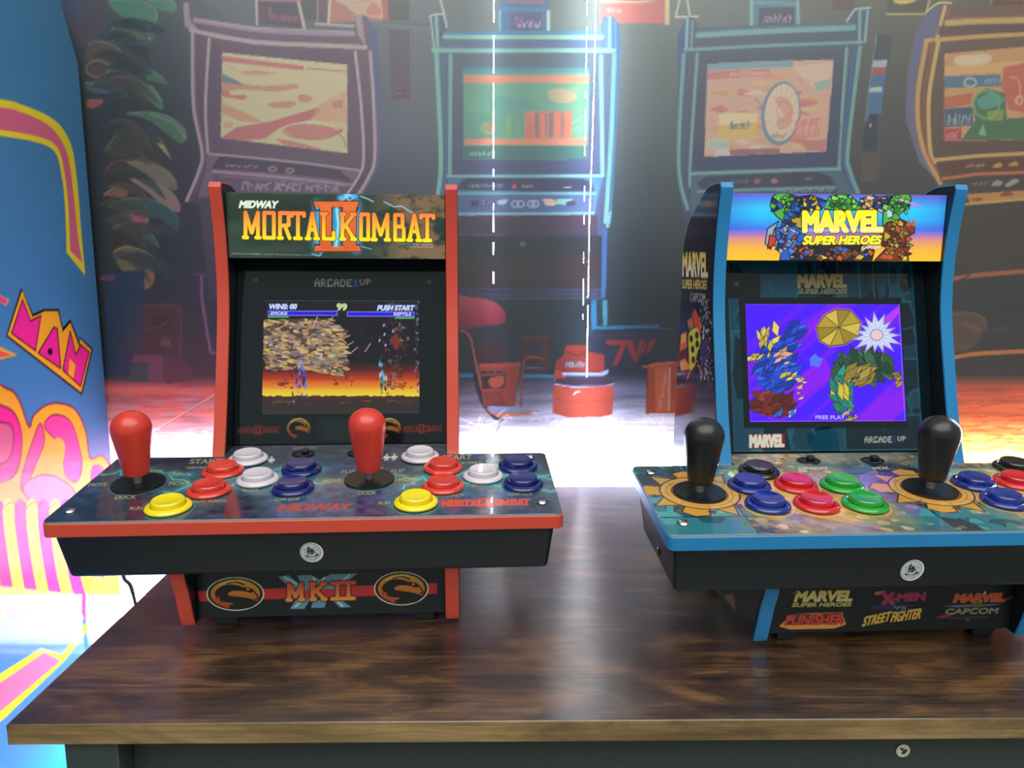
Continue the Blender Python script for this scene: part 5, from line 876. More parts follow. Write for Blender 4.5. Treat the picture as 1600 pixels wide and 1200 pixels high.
# ------------------------------------------------------------------ side artwork of the tall blue cabinet at the left
XC = -.5745
def tf_cab(q): return hit(None, q[:, 0], q[:, 1], (XC, 0, 0), (1, 0, 0))[:, [1, 2]]
def art_cabinet():
    c = Canvas(.42, 1.085, -.62, .86, .0012, (36, 96, 150), tf_cab); X, Y = c.XY()
    t = np.clip((Y+.35)/1.1, 0, 1)[..., None]
    c.a = np.array([24, 130, 200])*(1-np.clip((Y+.38)/.1, 0, 1))[..., None]+np.array([60, 112, 172])*np.clip((Y+.38)/.1, 0, 1)[..., None]
    c.a = c.a*(1-.5*t)+np.array([84, 140, 156])*.5*t  # teal haze painted into the blue towards the top
    YL, PKK, PK2, OR = (232, 206, 50), (206, 100, 130), (228, 40, 140), (228, 160, 40)
    c.crop(0, 0, .5333)
    # broad arch band
    out = [(-200, 262), (0, 290), (60, 305), (150, 345), (195, 395), (220, 480), (240, 700), (250, 808)]
    inn = [(195, 740), (190, 600), (178, 500), (160, 445), (110, 418), (0, 398), (-200, 372)]
    c.poly(list(map(tuple, catmull(out, 5)))+list(map(tuple, catmull(inn, 5))), YL)
    out = [(-200, 288), (0, 314), (60, 328), (135, 362), (180, 412), (206, 490), (228, 690), (242, 770)]; inn = [(206, 735), (200, 600), (188, 500), (168, 432), (118, 402), (0, 380), (-200, 354)]
    c.poly(list(map(tuple, catmull(out, 5)))+list(map(tuple, catmull(inn, 5))), PKK)
    # slanting outlined word
    A = np.array
    c.poly([(62, 842), (96, 920), (130, 905), (172, 905), (184, 960), (206, 935), (236, 1010), (232, 985), (272, 1022), (240, 1158), (18, 985)], (30, 20, 20)); c.poly([(65, 850), (95, 928), (132, 912), (170, 912), (184, 972), (206, 945), (234, 1018), (234, 992), (268, 1025), (238, 1150), (22, 982)], OR)
    c.poly([(66, 878), (86, 938), (118, 926), (104, 1028), (82, 1012), (86, 960), (68, 950), (60, 1000), (36, 978)], PK2); c.poly([(66, 878), (90, 940), (120, 925), (104, 1028), (34, 976)], PK2)
    c.poly([(158, 958), (168, 964), (178, 1080), (112, 1034)], PK2); c.ell(147, 1030, 7, 10, (30, 20, 30)); c.poly([(206, 970), (222, 1040), (236, 1010), (262, 1032), (236, 1132), (214, 1114), (222, 1070), (204, 1050), (200, 1096), (184, 1084)], PK2)
    for p in ([(66, 878), (90, 940), (120, 925), (104, 1028), (34, 976)], [(158, 958), (168, 964), (178, 1080), (112, 1034)], [(206, 970), (222, 1040), (236, 1010), (262, 1032), (236, 1132), (184, 1084)]): c.stroke(p, 3, (60, 20, 40), closed=True)
    c.poly([(-10, 858), (28, 880), (18, 896), (-10, 878)], OR); c.poly([(-10, 862), (22, 882), (15, 891), (-10, 874)], PK2)
    c.poly([(-60, 990), (52, 1040), (-60, 1070)], OR); c.poly([(-60, 1004), (34, 1040), (-60, 1058)], (222, 76, 84))
    # big soft blobs: a plain wavy pattern in pink, orange and yellow
    c.crop(0, 560, .5333)
    L = (120, 40, 70); Y2, O2 = (236, 200, 60), (228, 156, 46)
    def sh(p, col, w=4): c.poly(p, col, sm=True); c.stroke(p, w, L, sm=True, closed=True)
    sh([(-60, 90), (20, 88), (55, 120), (85, 200), (100, 165), (150, 132), (215, 145), (250, 210), (264, 290), (300, 285), (320, 320), (310, 380), (260, 430), (240, 520), (90, 480), (-60, 520)], O2)
    sh([(-60, 140), (10, 140), (48, 170), (64, 240), (50, 330), (10, 360), (-60, 350)], PK2, 4); sh([(-60, 200), (20, 190), (40, 230), (20, 300), (-60, 310)], (206, 90, 130))
    sh([(130, 200), (160, 165), (210, 190), (240, 300), (226, 360), (190, 340), (180, 260)], (222, 60, 140), 3); sh([(96, 240), (118, 190), (130, 240), (110, 300), (70, 390), (62, 350)], (214, 60, 136), 3); c.poly([(160, 240), (190, 250), (180, 320), (150, 350)], O2, sm=True)
    sh([(70, 370), (130, 340), (190, 360), (220, 400), (180, 440), (110, 430), (80, 410)], (226, 110, 150), 3); sh([(270, 320), (300, 320), (300, 360), (270, 380)], PK2, 3)
    for i, x in enumerate(range(-60, 300, 34)):
        q = [(x, 440), (x+40, 440), (x+70+i*4, 700), (x+70+i*5, 760), (x+40+i*4, 760), (x+24, 640)]
        c.poly(q, [Y2, (222, 60, 140)][i % 2], sm=True); c.stroke(q[:3], 3, L, .7, sm=True)
    c.poly([(-60, 660), (220, 690), (210, 735), (-60, 720)], (236, 206, 110), .9)
    c.poly([(250, 640), (300, 640), (350, 720), (310, 730)], (236, 214, 60)); 
    # lower stripe
    c.poly([(-260, 1120), (0, 925), (120, 850), (180, 868), (320, 690), (330, 700), (190, 885), (0, 1066), (-260, 1290)], (240, 216, 30)); c.poly([(-260, 1150), (0, 950), (130, 860), (180, 885), (0, 1036), (-260, 1250)], (226, 96, 140))
    return c
# ------------------------------------------------------------------ fill light, daylight, view
SC.view_settings.view_transform = 'Standard'; SC.view_settings.look = 'None'; SC.view_settings.gamma = 1; SC.view_settings.exposure = 0.; SC.view_settings.use_curve_mapping = False
SC.cycles.use_denoising = True; SC.cycles.max_bounces = 6; SC.cycles.diffuse_bounces = 3; SC.cycles.glossy_bounces = 4; SC.cycles.sample_clamp_indirect = 0.
W_DAY, W_AMB, W_FILL = 120., .45, 78.
w = bpy.data.worlds.new('room_light'); SC.world = w; w.use_nodes = True
w.node_tree.nodes['Background'].inputs['Color'].default_value = (.90, 1.0, .98, 1); w.node_tree.nodes['Background'].inputs['Strength'].default_value = W_AMB
la = bpy.data.lights.new('fill_light', 'AREA'); la.shape = 'RECTANGLE'; la.size = 3.0; la.size_y = 2.2; la.energy = W_FILL; la.color = (1., 1., .97)  # added overhead fill, unseen, also shapes the sheen on the hanging
lo = bpy.data.objects.new('fill_light', la); COL.objects.link(lo); lo.location = (.1, -.75, 1.95)

cam = bpy.data.cameras.new('camera'); co = bpy.data.objects.new('camera', cam); COL.objects.link(co)
cam.sensor_fit = 'HORIZONTAL'; cam.sensor_width = 36.; cam.lens = 36.*FOC/1600.; cam.clip_start = .01
co.matrix_world = Matrix(((RT[0], UP[0], -FW[0], 0), (RT[1], UP[1], -FW[1], 0), (RT[2], UP[2], -FW[2], CAMH), (0, 0, 0, 1))); SC.camera = co

# ------------------------------------------------------------------ materials
M = {}
M['black'] = pmat('black_plastic', (13, 25, 29), .42, bump=.25, bscale=900)
M['black_satin'] = pmat('black_satin', (15, 21, 22), .3)
M['board'] = pmat('black_board', (12, 20, 24), .38)
M['red_trim'] = pmat('red_edging', (200, 68, 48), .38); M['blue_trim'] = pmat('blue_edging', (24, 122, 176), .38)
M['chrome'] = pmat('steel', (190, 190, 186), .18, metal=1.)
for n, q in dict(red=(206, 52, 36), white=(206, 198, 204), blue=(14, 24, 98), yellow=(236, 212, 0), red2=(196, 20, 28), green=(22, 150, 42), blue2=(10, 38, 126), dark=(13, 15, 16)).items(): M['b_'+n] = pmat('button_'+n, q, .22, coat=.5)
M['steel'] = pmat('brushed_steel', (170, 168, 160), .38, metal=.6)
M['knob_red'] = pmat('joystick_red', (206, 54, 38), .36, coat=.2); M['knob_black'] = pmat('joystick_black', (16, 18, 19), .38, coat=.15)
M['p_panel'] = print_mat('printed_overlay', .16, .5, coat=.35); M['p_art'] = print_mat('printed_board', .34, .4); M['p_bezel'] = print_mat('printed_acrylic', .05, .5)
M['p_marq'] = print_mat('backlit_marquee', .1, .5, emit=.95, base=.22); M['p_marq_dim'] = print_mat('backlit_marquee_soft', .1, .5, emit=.85, base=.25); M['p_screen'] = print_mat('glowing_screen', .05, .5, emit=1., base=.05); M['p_screen_dim'] = print_mat('glowing_screen_soft', .05, .5, emit=.9, base=.05)
M['p_side'] = print_mat('glossy_side_print', .08, .5); M['p_paper'] = print_mat('printed_sticker', .5, .3); M['p_cab'] = print_mat('glossy_printed_side', .07, .14)
M['wall'] = pmat('painted_wall', (206, 204, 198), .8, bump=.2, bscale=60); M['blocker'] = pmat('blocker_fabric', (22, 24, 28), .9)
M['frame'] = pmat('white_window_frame', (226, 226, 222), .4); M['leg'] = pmat('dark_green_steel', (52, 64, 60), .5, bump=.3, bscale=500)
def wood(name, dark, mid, tan, rough, aniso=0., grain=1.):
    m = bpy.data.materials.new(name); m.use_nodes = True; nt = m.node_tree; b = nt.nodes['Principled BSDF']; L = nt.links.new
    tc = nt.nodes.new('ShaderNodeTexCoord')
    def noise(sc, loc, scale, detail, dist, ro=.6):
        mp = nt.nodes.new('ShaderNodeMapping'); mp.inputs['Scale'].default_value = sc; mp.inputs['Location'].default_value = loc; L(tc.outputs['Object'], mp.inputs['Vector'])
        n = nt.nodes.new('ShaderNodeTexNoise'); setin(n, Scale=scale, Detail=detail, Roughness=ro, Distortion=dist); L(mp.outputs['Vector'], n.inputs['Vector']); return n.outputs['Fac']
    def math_(op, x, y):
        n = nt.nodes.new('ShaderNodeMath'); n.operation = op
        for i, q in enumerate((x, y)):
            if isinstance(q, float): n.inputs[i].default_value = q
            else: L(q, n.inputs[i])
        return n.outputs[0]
    g = noise((6, 170, 170), (0, 0, 0), 2.2, 6., .4, .7)            # fine lengthwise grain
    st = noise((9, 62, 62), (3.1, 1.2, .4), 1.2, 5., .8, .65)        # broader streaks
    p = noise((4.6, 13, 13), (1.7, .43, 0), 1.5, 6., 1.4, .62)       # cloudy stained patches
    kn = noise((7.5, 13, 13), (5.7, 2.1, .7), 1.1, 4., .9)           # dark worn spots
    f = math_('ADD', math_('MULTIPLY', p, .72), math_('MULTIPLY', st, .28))
    cr = nt.nodes.new('ShaderNodeValToRGB'); e = cr.color_ramp.elements; e[0].position = .40; e[0].color = col4(dark); e[1].position = .60; e[1].color = col4(tan); x = e.new(.5); x.color = col4(mid); L(f, cr.inputs['Fac'])
    r2 = nt.nodes.new('ShaderNodeMapRange'); setin(r2, From_Min=.3, From_Max=.7, To_Min=1-.65*grain, To_Max=1+.6*grain); L(g, r2.inputs['Value'])
    r4 = nt.nodes.new('ShaderNodeMapRange'); setin(r4, From_Min=.56, From_Max=.68, To_Min=1., To_Max=.42); L(kn, r4.inputs['Value'])
    v = math_('MULTIPLY', r2.outputs['Result'], r4.outputs['Result'])
    cb = nt.nodes.new('ShaderNodeCombineColor'); [L(v, cb.inputs[k]) for k in ('Red', 'Green', 'Blue')]
    mx = nt.nodes.new('ShaderNodeMix'); mx.data_type = 'RGBA'; mx.blend_type = 'MULTIPLY'; mx.inputs['Factor'].default_value = 1.; L(cr.outputs['Color'], mx.inputs['A']); L(cb.outputs['Color'], mx.inputs['B']); L(mx.outputs['Result'], b.inputs['Base Color'])
    bp = nt.nodes.new('ShaderNodeBump'); setin(bp, Strength=.32, Distance=.0005); L(g, bp.inputs['Height']); L(bp.outputs['Normal'], b.inputs['Normal'])
    b.inputs['Roughness'].default_value = rough; b.inputs['Specular IOR Level'].default_value = .5
    if aniso:       # lacquer over fine lengthwise grooves
        gl = nt.nodes.new('ShaderNodeBsdfAnisotropic'); gl.distribution = 'BECKMANN'; setin(gl, Roughness=rough, Anisotropy=aniso); tn = nt.nodes.new('ShaderNodeCombineXYZ'); tn.inputs['X'].default_value = 1.; L(tn.outputs[0], gl.inputs['Tangent']); L(bp.outputs['Normal'], gl.inputs['Normal'])
        fr = nt.nodes.new('ShaderNodeFresnel'); fr.inputs['IOR'].default_value = 2.5; ms = nt.nodes.new('ShaderNodeMixShader'); b.inputs['Specular IOR Level'].default_value = 0.
        L(fr.outputs[0], ms.inputs[0]); L(b.outputs[0], ms.inputs[1]); L(gl.outputs[0], ms.inputs[2]); L(ms.outputs[0], nt.nodes['Material Output'].inputs['Surface'])
    return m
M['wood'] = wood('rustic_brown_wood', (42, 31, 25), (68, 48, 34), (110, 78, 47), .32, aniso=.64, grain=.95); M['wood_edge'] = wood('tan_wood_edge', (104, 84, 52), (128, 104, 66), (150, 124, 82), .5, grain=.5)
def glow_mat(name, c, s):
    m = bpy.data.materials.new(name); m.use_nodes = True; nt = m.node_tree; nt.nodes.remove(nt.nodes['Principled BSDF'])
    e = nt.nodes.new('ShaderNodeEmission'); e.inputs['Color'].default_value = c; e.inputs['Strength'].default_value = s
    nt.links.new(e.outputs[0], nt.nodes['Material Output'].inputs['Surface']); return m
M['day'] = glow_mat('daylight_window', (.93, .96, 1, 1), W_DAY); M['day_low'] = glow_mat('dimmed_daylight', (.97, .98, .93, 1), 24.)
def sheet_mat():
    m = bpy.data.materials.new('thin_printed_fabric'); m.use_nodes = True; nt = m.node_tree; L = nt.links.new; nt.nodes.remove(nt.nodes['Principled BSDF'])
    at = nt.nodes.new('ShaderNodeVertexColor'); at.layer_name = 'ink'
    d = nt.nodes.new('ShaderNodeBsdfDiffuse'); t = nt.nodes.new('ShaderNodeBsdfTranslucent'); g = nt.nodes.new('ShaderNodeBsdfGlossy'); g.inputs['Roughness'].default_value = .43
    L(at.outputs['Color'], d.inputs['Color']); L(at.outputs['Color'], t.inputs['Color'])
    tc = nt.nodes.new('ShaderNodeTexCoord'); nz = nt.nodes.new('ShaderNodeTexNoise'); setin(nz, Scale=3.5, Detail=2.); L(tc.outputs['Object'], nz.inputs['Vector'])
    bp = nt.nodes.new('ShaderNodeBump'); setin(bp, Strength=.15, Distance=.02); L(nz.outputs['Fac'], bp.inputs['Height']); L(bp.outputs['Normal'], g.inputs['Normal'])
    a = nt.nodes.new('ShaderNodeMixShader'); a.inputs[0].default_value = .2; L(d.outputs[0], a.inputs[1]); L(t.outputs[0], a.inputs[2])
    b = nt.nodes.new('ShaderNodeMixShader'); b.inputs[0].default_value = .13; L(a.outputs[0], b.inputs[1]); L(g.outputs[0], b.inputs[2]); L(b.outputs[0], nt.nodes['Material Output'].inputs['Surface']); return m
M['sheet'] = sheet_mat()

# ------------------------------------------------------------------ the room
def struct(o): o['kind'] = 'structure'; return o
FL = -.75
struct(MB().box((-2.2, -1.6, FL-.05), (2.4, 1.9, FL)).build('floor', wood('floor_boards', (70, 62, 54), (96, 84, 72), (120, 104, 88), .5)))
WY = YS+.13
wl, wr, wb, wt = -1.15, 1.35, -.365, .86
struct(MB().box((-2.2, WY, FL), (wl, WY+.12, 1.9)).box((wr, WY, FL), (2.4, WY+.12, 1.9)).box((wl, WY, FL), (wr, WY+.12, wb)).box((wl, WY, wt), (wr, WY+.12, 1.9)).build('wall_back', M['wall']))
wf = MB()
for a, b in (((wl, wb), (wl+.04, wt)), ((wr-.04, wb), (wr, wt)), ((wl+.04, wb), (wr-.04, wb+.012)), ((wl+.04, wt-.03), (wr-.04, wt))): wf.box((a[0], WY+.01, a[1]), (b[0], WY+.06, b[1]))
win = struct(wf.build('window_1', M['frame'])); MB().box((wl+.04, WY+.03, -.165), (wr-.04, WY+.034, wt-.03)).build('pane', M['day'], win)
MB().box((wl+.04, WY+.03, wb+.012), (wr-.04, WY+.034, -.165)).build('pane', M['day_low'], win, label='lower window pane with dimmed glow')  # lower pane glow turned down so the cabinet side is not bleached

# printed hanging with its fine light gaps
SHC = art_sheet(); SX, SZ = SHC.XY(); H_, W_ = SX.shape
slits = [[(772, -40), (771, 200), (771, 480)], [(932, -40), (928, 150), (921, 350), (917, 590)], [(919, -40), (915, 150), (911, 500)]]
holes = np.zeros((H_-1, W_-1), bool); rr = random.Random(5)
def slit_at(pl, z):        # x on the sheet at height z
    q = tf_sheet(np.array(pl, float)); o = np.argsort(q[:, 1]); return np.interp(z, q[o, 1], q[o, 0])
for si, pl in enumerate(slits):
    q = tf_sheet(np.array(pl, float)); z0, z1 = q[:, 1].min(), q[:, 1].max(); st = 1; run = 0
    for j in range(H_-1):
        z = SHC.y0+(j+.5)*SHC.res
        if z < z0 or z > z1: continue
        f = (z-z0)/(z1-z0); run -= 1
        if run <= 0:
            pr = (.90 if f > .45 else .5) if si == 0 else .96 if si == 1 else .5
            st = rr.random() < pr; run = rr.randint(2, 9) if si != 1 else rr.randint(1, 7)
        if st: holes[j, int((slit_at(pl, z)-SHC.x0)/SHC.res)] = True
GX = SX.copy()
for si, pl in enumerate(slits):           # the cloth edges close up to a hair-fine gap
    for j in range(H_):
        x = float(slit_at(pl, SHC.y0+j*SHC.res)); i = int((x-SHC.x0)/SHC.res); wd = .0002+((.0008, .0005, .00025)[si])*float(fbm(np.array([j*.11]), np.array([si*7.3]), 40)[0])**2.2*2
        GX[j, i] = x-wd; GX[j, i+1] = x+wd
wob = .0025*np.sin(SX*9+1.)+.0015*np.sin(SX*23+SZ*4)
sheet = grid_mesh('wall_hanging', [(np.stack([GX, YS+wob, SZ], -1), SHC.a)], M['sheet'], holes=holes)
tag(sheet, 'thin fabric hanging printed with a row of glowing arcade cabinets', 'wall hanging')
# unseen blockers added behind it to shape the backlight, down to just above the table, with narrow gaps between them
BY, BB, BT = YS+.044, .024, .84
def blocker(xl, xr, label):
    b = MB(); lo = [(xl(BB), BY, BB), (xr(BB), BY, BB), (xr(BB), BY+.003, BB), (xl(BB), BY+.003, BB)]; hi = [(xl(BT), BY, BT), (xr(BT), BY, BT), (xr(BT), BY+.003, BT), (xl(BT), BY+.003, BT)]
    o = b.hexa(lo, hi).build('light_blocker', M['blocker']); tag(o, label, 'blocker', 'added light blockers behind the wall hanging')
    MB().tube([(xl(BB), BY+.0015, BB), (xr(BB), BY+.0015, BB)], .003).build('bottom_bar', M['black_satin'], o); return o
g = .0016; e1 = (YS+.044)/YS
s0 = lambda z: slit_at(slits[0], z)*e1; s1 = lambda z: slit_at(slits[1], z)*e1; s2 = lambda z: slit_at(slits[2], z)*e1
blocker(lambda z: -.80, lambda z: s0(z)-g, 'unseen added dark blind behind the left half of the printed hanging')
blocker(lambda z: s0(z)+g, lambda z: s2(z)-g, 'unseen added narrow dark blind between the light gaps in the printed hanging')
blocker(lambda z: s1(z)+g, lambda z: 1.12, 'unseen added dark blind behind the right half of the printed hanging')

# ------------------------------------------------------------------ tall blue cabinet at the left
CBC = art_cabinet()
ez = np.array([-.75, -.22, .0, .11, .34, .49, .56, .675, .80]); epx = [None]
ezs = hit(None, [190, 187, 173, 165, 152, 140, 131, 93], [1000, 928, 720, 613, 373, 213, 133, 0], (XC, 0, 0), (1, 0, 0))
zz = np.linspace(-.62, .86, 1000); yb = np.interp(zz, ezs[::-1, 2][np.argsort(ezs[::-1, 2])], ezs[::-1, 1][np.argsort(ezs[::-1, 2])])
yb = np.where(zz > ezs[-1, 2], ezs[-1, 1]-(zz-ezs[-1, 2])*.35, yb)
yb = np.convolve(np.pad(yb, 24, 'edge'), np.ones(49)/49, 'valid'); yb = np.minimum(yb, YS-.008)
cab = empty('arcade_cabinet', (XC-.30, .75, FL))
tag(cab, 'tall blue arcade cabinet side with pink and yellow artwork left of the table', 'arcade cabinet')
S = np.linspace(0, 1, 380); YY = .40+S[None, :]*(yb[:, None]-.40); ZZ = np.repeat(zz[:, None], len(S), 1)
off = np.array([XC-.30, .75, FL])
grid_mesh('side_panel', [(np.stack([np.full_like(YY, XC), YY, ZZ], -1)-off, CBC.sample(YY, ZZ))], M['p_cab'], cab)
prof = [(.40, FL), (float(yb[0]), FL)]+[(float(yb[i]), float(zz[i])) for i in range(0, 1000, 40)]+[(float(yb[-1])-.05, .93), (.40, .93)]
b = MB().prism_u([(y-off[1], z-off[2]) for y, z in prof], XC-.60-off[0], XC-.0012-off[0]); b.build('body', pmat('blue_laminate', (26, 104, 170), .2), cab)

# cord by the table
p = hit(None, [190, 194, 203, 208, 212, 216], [880, 903, 913, 928, 945, 975], (0, 1.055, 0), (0, 1, 0))
cb = MB().tube([Vector(q) for q in catmull(p, 5)]+[Vector((p[-1][0]+.004, 1.055, -.5)), Vector((p[-1][0]-.02, 1.05, FL+.004))], .0026).build('power_cord', M['black_satin'], smooth=60); tag(cb, 'thin black power cord hanging behind the left end of the table', 'cord')

# ------------------------------------------------------------------ table
TX0, TX1, TY0, TY1, TT = -.3337, .98, .472, 1.019, .0146
tab = empty('table', ((TX0+TX1)/2, (TY0+TY1)/2, FL)); to = Vector(tab.location)
tag(tab, 'long rustic brown wooden table with dark steel frame under the arcade machines', 'table')
def L3(a): return tuple(Vector(a)-to)
MB().box(L3((TX0, TY0+.0012, -TT)), L3((TX1, TY1, 0))).build('table_top', M['wood'], tab, bevel=.0006)
MB().box(L3((TX0, TY0, -TT)), L3((TX1, TY0+.0012, -.0002))).build('edge_band', M['wood_edge'], tab, label='tan wood edge strip')
for x0, x1 in ((-.2982, -.2618), (TX1-.075, TX1-.038)):
    for y0, y1 in ((TY0+.003, TY0+.040), (TY1-.045, TY1-.008)): MB().box(L3((x0, y0, FL)), L3((x1, y1, -TT))).build('leg', M['leg'], tab, bevel=.0012)
MB().box(L3((-.2618, TY0+.022, -.115)), L3((TX1-.075, TY0+.036, -TT))).build('front_rail', M['leg'], tab, bevel=.001)
MB().box(L3((-.2618, TY1-.03, -.075)), L3((TX1-.075, TY1-.015, -TT))).build('back_rail', M['leg'], tab, bevel=.001)
q = hit(None, [1410.5], [1172.3], (0, TY0+.022, 0), (0, 1, 0))[0]
def disc_print(cv, n=24, rings=22, rad=.0095):
    t = np.linspace(0, 2*math.pi, n*3); r = np.linspace(.0001, rad, rings); R, T_ = np.meshgrid(r, t, indexing='ij'); U, V = R*np.cos(T_), R*np.sin(T_); return U, V, cv.sample(U, V)
c4 = Canvas(-.006, .006, -.006, .006, .0002, (222, 222, 206)); c4.ring(0, 0, .0052, .0052, .0002, (200, 200, 186)); c4.text('4', (-.0038, .0012), (.0006, -.0036), (.0034, .0030), (30, 32, 34), bold=.03)
U, V, K = disc_print(c4, rad=.0051); grid_mesh('number_sticker', [(np.stack([q[0]+U, np.full_like(U, TY0+.0214), q[2]+V], -1)-np.array(to), K)], M['p_paper'], tab)['label'] = 'round white number sticker'

# ------------------------------------------------------------------ the two countertop machines
STK = art_sticker()
def lathe_mesh(name, prof, mat, seg=40): return MB().lathe(prof, seg=seg).mesh(name, mat, smooth=40)
RIMP = [(.0120, .0006), (.0178, .0006), (.0181, .0016), (.0176, .0027), (.0160, .0036), (.0142, .0040), (.0134, .0034), (.0133, .0012)]
PLUP = [(.0129, .0015), (.0129, .0066), (.0126, .0076), (.0117, .0082), (.0109, .0081), (.0080, .0075), (.0040, .0071), (.0008, .0070)]
tilt = math.atan(SL)
_btn = {}
def button(root, col, u, v, flat=0):
    if col not in _btn:
        o = bpy.data.objects.new('button', lathe_mesh('button', RIMP, M['b_'+col])); COL.objects.link(o)
        pl = bpy.data.objects.new('plunger', lathe_mesh('plunger', PLUP, M['b_'+col])); COL.objects.link(pl); pl.parent = o
        _btn[col] = o
    else: o = copy_tree(_btn[col])
    o.parent = root; o.location = (u, v, ptop(u, v)+.0002); o.rotation_euler = (tilt, 0, 0); return o
KNOB = [(.0060, .0100), (.0098, .0100), (.0104, .0108), (.0112, .018), (.0129, .030), (.0149, .040), (.0160, .0455), (.0163, .0487), (.0160, .0525), (.0150, .0562), (.0132, .0596), (.0106, .0624), (.0074, .0644), (.0038, .0656), (.0006, .0659)]
KNOB = [(.0060, .0100), (.0096, .0100), (.0101, .0103), (.0104, .0110), (.0124, .0240), (.0143, .0360), (.0155, .0435), (.0161, .0475)]+[(.0163*math.cos(a), .0505+.0150*math.sin(a)) for a in np.linspace(0, 1.54, 11)]
KNOB = [tuple(map(float, q)) for q in catmull(KNOB, 2)]
_stk = {}
def joystick(root, col, u, v):
    if col not in _stk:
        o = bpy.data.objects.new('joystick', lathe_mesh('joystick', KNOB, M['knob_'+col], 48)); COL.objects.link(o)
        for n, pr, m in (('shaft', [(.0036, -.002), (.0036, .0105)], M['steel']), ('dust_washer', [(.0214, .0003), (.0219, .0006), (.0216, .0013), (.006, .0016)], M['black_satin'])):
            c = bpy.data.objects.new(n, lathe_mesh(n, pr, m, 48)); COL.objects.link(c); c.parent = o
        _stk[col] = o
    else: o = copy_tree(_stk[col])
    o.parent = root; o.location = (u, v, ptop(u, v)+.0003); o.rotation_euler = (tilt, 0, 0); return o
SCREW = lathe_mesh('screw', [(.0046, .0002), (.0047, .0008), (.0040, .0018), (.0026, .0024), (.0017, .0025), (.0016, .0016), (.0002, .0016)], M['chrome'], 24)
def rounded(hw, v0, v1, r, n=5):
    out = []
    for cx, cy, a0 in ((hw-r, v0+r, -90), (hw-r, v1-r, 0), (-hw+r, v1-r, 90), (-hw+r, v0+r, 180)):
        for i in range(n+1): a = math.radians(a0+90*i/n); out.append((cx+r*math.cos(a), cy+r*math.sin(a)))
    return out
def machine(k, label, trim, kcol, arts, layout, sticks, switches, screws, sticker, mats, side=None):
    x, y, a = MACH[k]; root = empty('countertop_arcade_machine', (x, y, 0), a); tag(root, label, 'arcade machine')
    # side panels with their coloured edging
    for sg in (-1, 1):
        u0, u1 = (-BODY, -BODY+PT) if sg < 0 else (BODY-PT, BODY)
        sp = MB().prism_u(PROFILE, u0, u1).build('side_panel', M['board'], root)
        po = offset(PROFILE, OUTS*.0013); pi_ = offset(PROFILE, -OUTS*.0006); n = len(po); t = MB()
        vs = [(u0, *q) for q in pi_]+[(u0+.0006, *q) for q in po]+[(u1-.0006, *q) for q in po]+[(u1, *q) for q in pi_]; fs = []
        for i in range(n):
            j = (i+1) % n
            for r in range(4): s2_ = (r+1) % 4; fs.append((r*n+i, r*n+j, s2_*n+j, s2_*n+i))
        t.add(vs, fs).build('edge_trim', trim, sp, smooth=40)
        if sg < 0 and side is not None:
            zz = np.linspace(.012, .382, 330); P_ = np.array(PROFILE)
            def ext(z):
                xs = []
                for (v0, z0), (v1, z1) in zip(PROFILE, PROFILE[1:]+PROFILE[:1]):
                    if (z0 > z) != (z1 > z): xs.append(v0+(z-z0)*(v1-v0)/(z1-z0))
                return min(xs)+.0012, max(xs)-.0012
            E = np.array([ext(z) for z in zz]); S = np.linspace(0, 1, 170); VV = E[:, :1]+S[None]*(E[:, 1:]-E[:, :1]); Z2 = np.repeat(zz[:, None], 170, 1)
            grid_mesh('side_print', [(np.stack([np.full_like(VV, -BODY-.0003), VV, Z2], -1), side.sample(VV, Z2))], M['p_side'], sp)
    iw = BODY-PT
    MB().prism_u([(.050, .012), (.050, .075), (.150, .098), (bez(.131)+.003, .129), (bez(.313)+.003, .3135), (.1915, .3138), (.1915, .3768), (.235, .371), (.273, .345), (.286, .31), (.289, .2), (.294, .012)], -iw, iw).build('cabinet_shell', M['board'], root)
    m, be, sc, pa, ki = arts
    X, Y = m.XY(); grid_mesh('marquee', [(np.stack([X, np.full_like(X, MQ[0]), Y], -1), m.a)], mats[0], root, back=(0, .003, 0), )['label'] = 'lit printed marquee panel'
    X, Y = be.XY(); grid_mesh('bezel', [(np.stack([X, bez(Y), Y], -1), be.a)], M['p_bezel'], root, back=(0, .0025, 0))
    X, Y = sc.XY(); grid_mesh('screen', [(np.stack([X, bez(Y)-.0006, Y], -1), sc.a)], mats[1], root, back=(0, .0005, 0))
    X, Y = ki.XY(); grid_mesh('kick_panel', [(np.stack([X, np.full_like(X, .046), Y], -1), ki.a)], M['p_art'], root, back=(0, .003, 0))
    for u in (-.0838, .0862):
        for v in (.0575, .272):
            lo = [(u-.0086, v-.006, 0), (u+.0086, v-.006, 0), (u+.0086, v+.006, 0), (u-.0086, v+.006, 0)]; hi = [(u-.0108, v-.009, .0125), (u+.0108, v-.009, .0125), (u+.0108, v+.009, .0125), (u-.0108, v+.009, .0125)]
            MB().hexa(lo, hi).build('foot', M['black'], root, bevel=.0008)
    # control deck
    lo = [(-.1912, .0140, .0615), (.1912, .0140, .0615), (.1905, .1265, .0690), (-.1905, .1265, .0690)]; hi = [(-.1950, .0030, .1012), (.1950, .0030, .1012), (.1950, .1325, .1160), (-.1950, .1325, .1160)]
    if k == 1: lo[0] = (-.1935, .0105, .0630); lo[1] = (.1935, .0105, .0630); hi[0] = (-.1965, .003, .1012); hi[3] = (-.1965, .1325, .1160)
    MB().hexa(lo, hi).build('control_deck', M['black'], root, bevel=.004, seg=4)
    o = rounded(PW/2, 0, PD, .0055); MB().prism_z(o, lambda u, v: ptop(u, v)-.0125, lambda u, v: ptop(u, v)-.0018).build('deck_rim', trim, root, bevel=.0006)
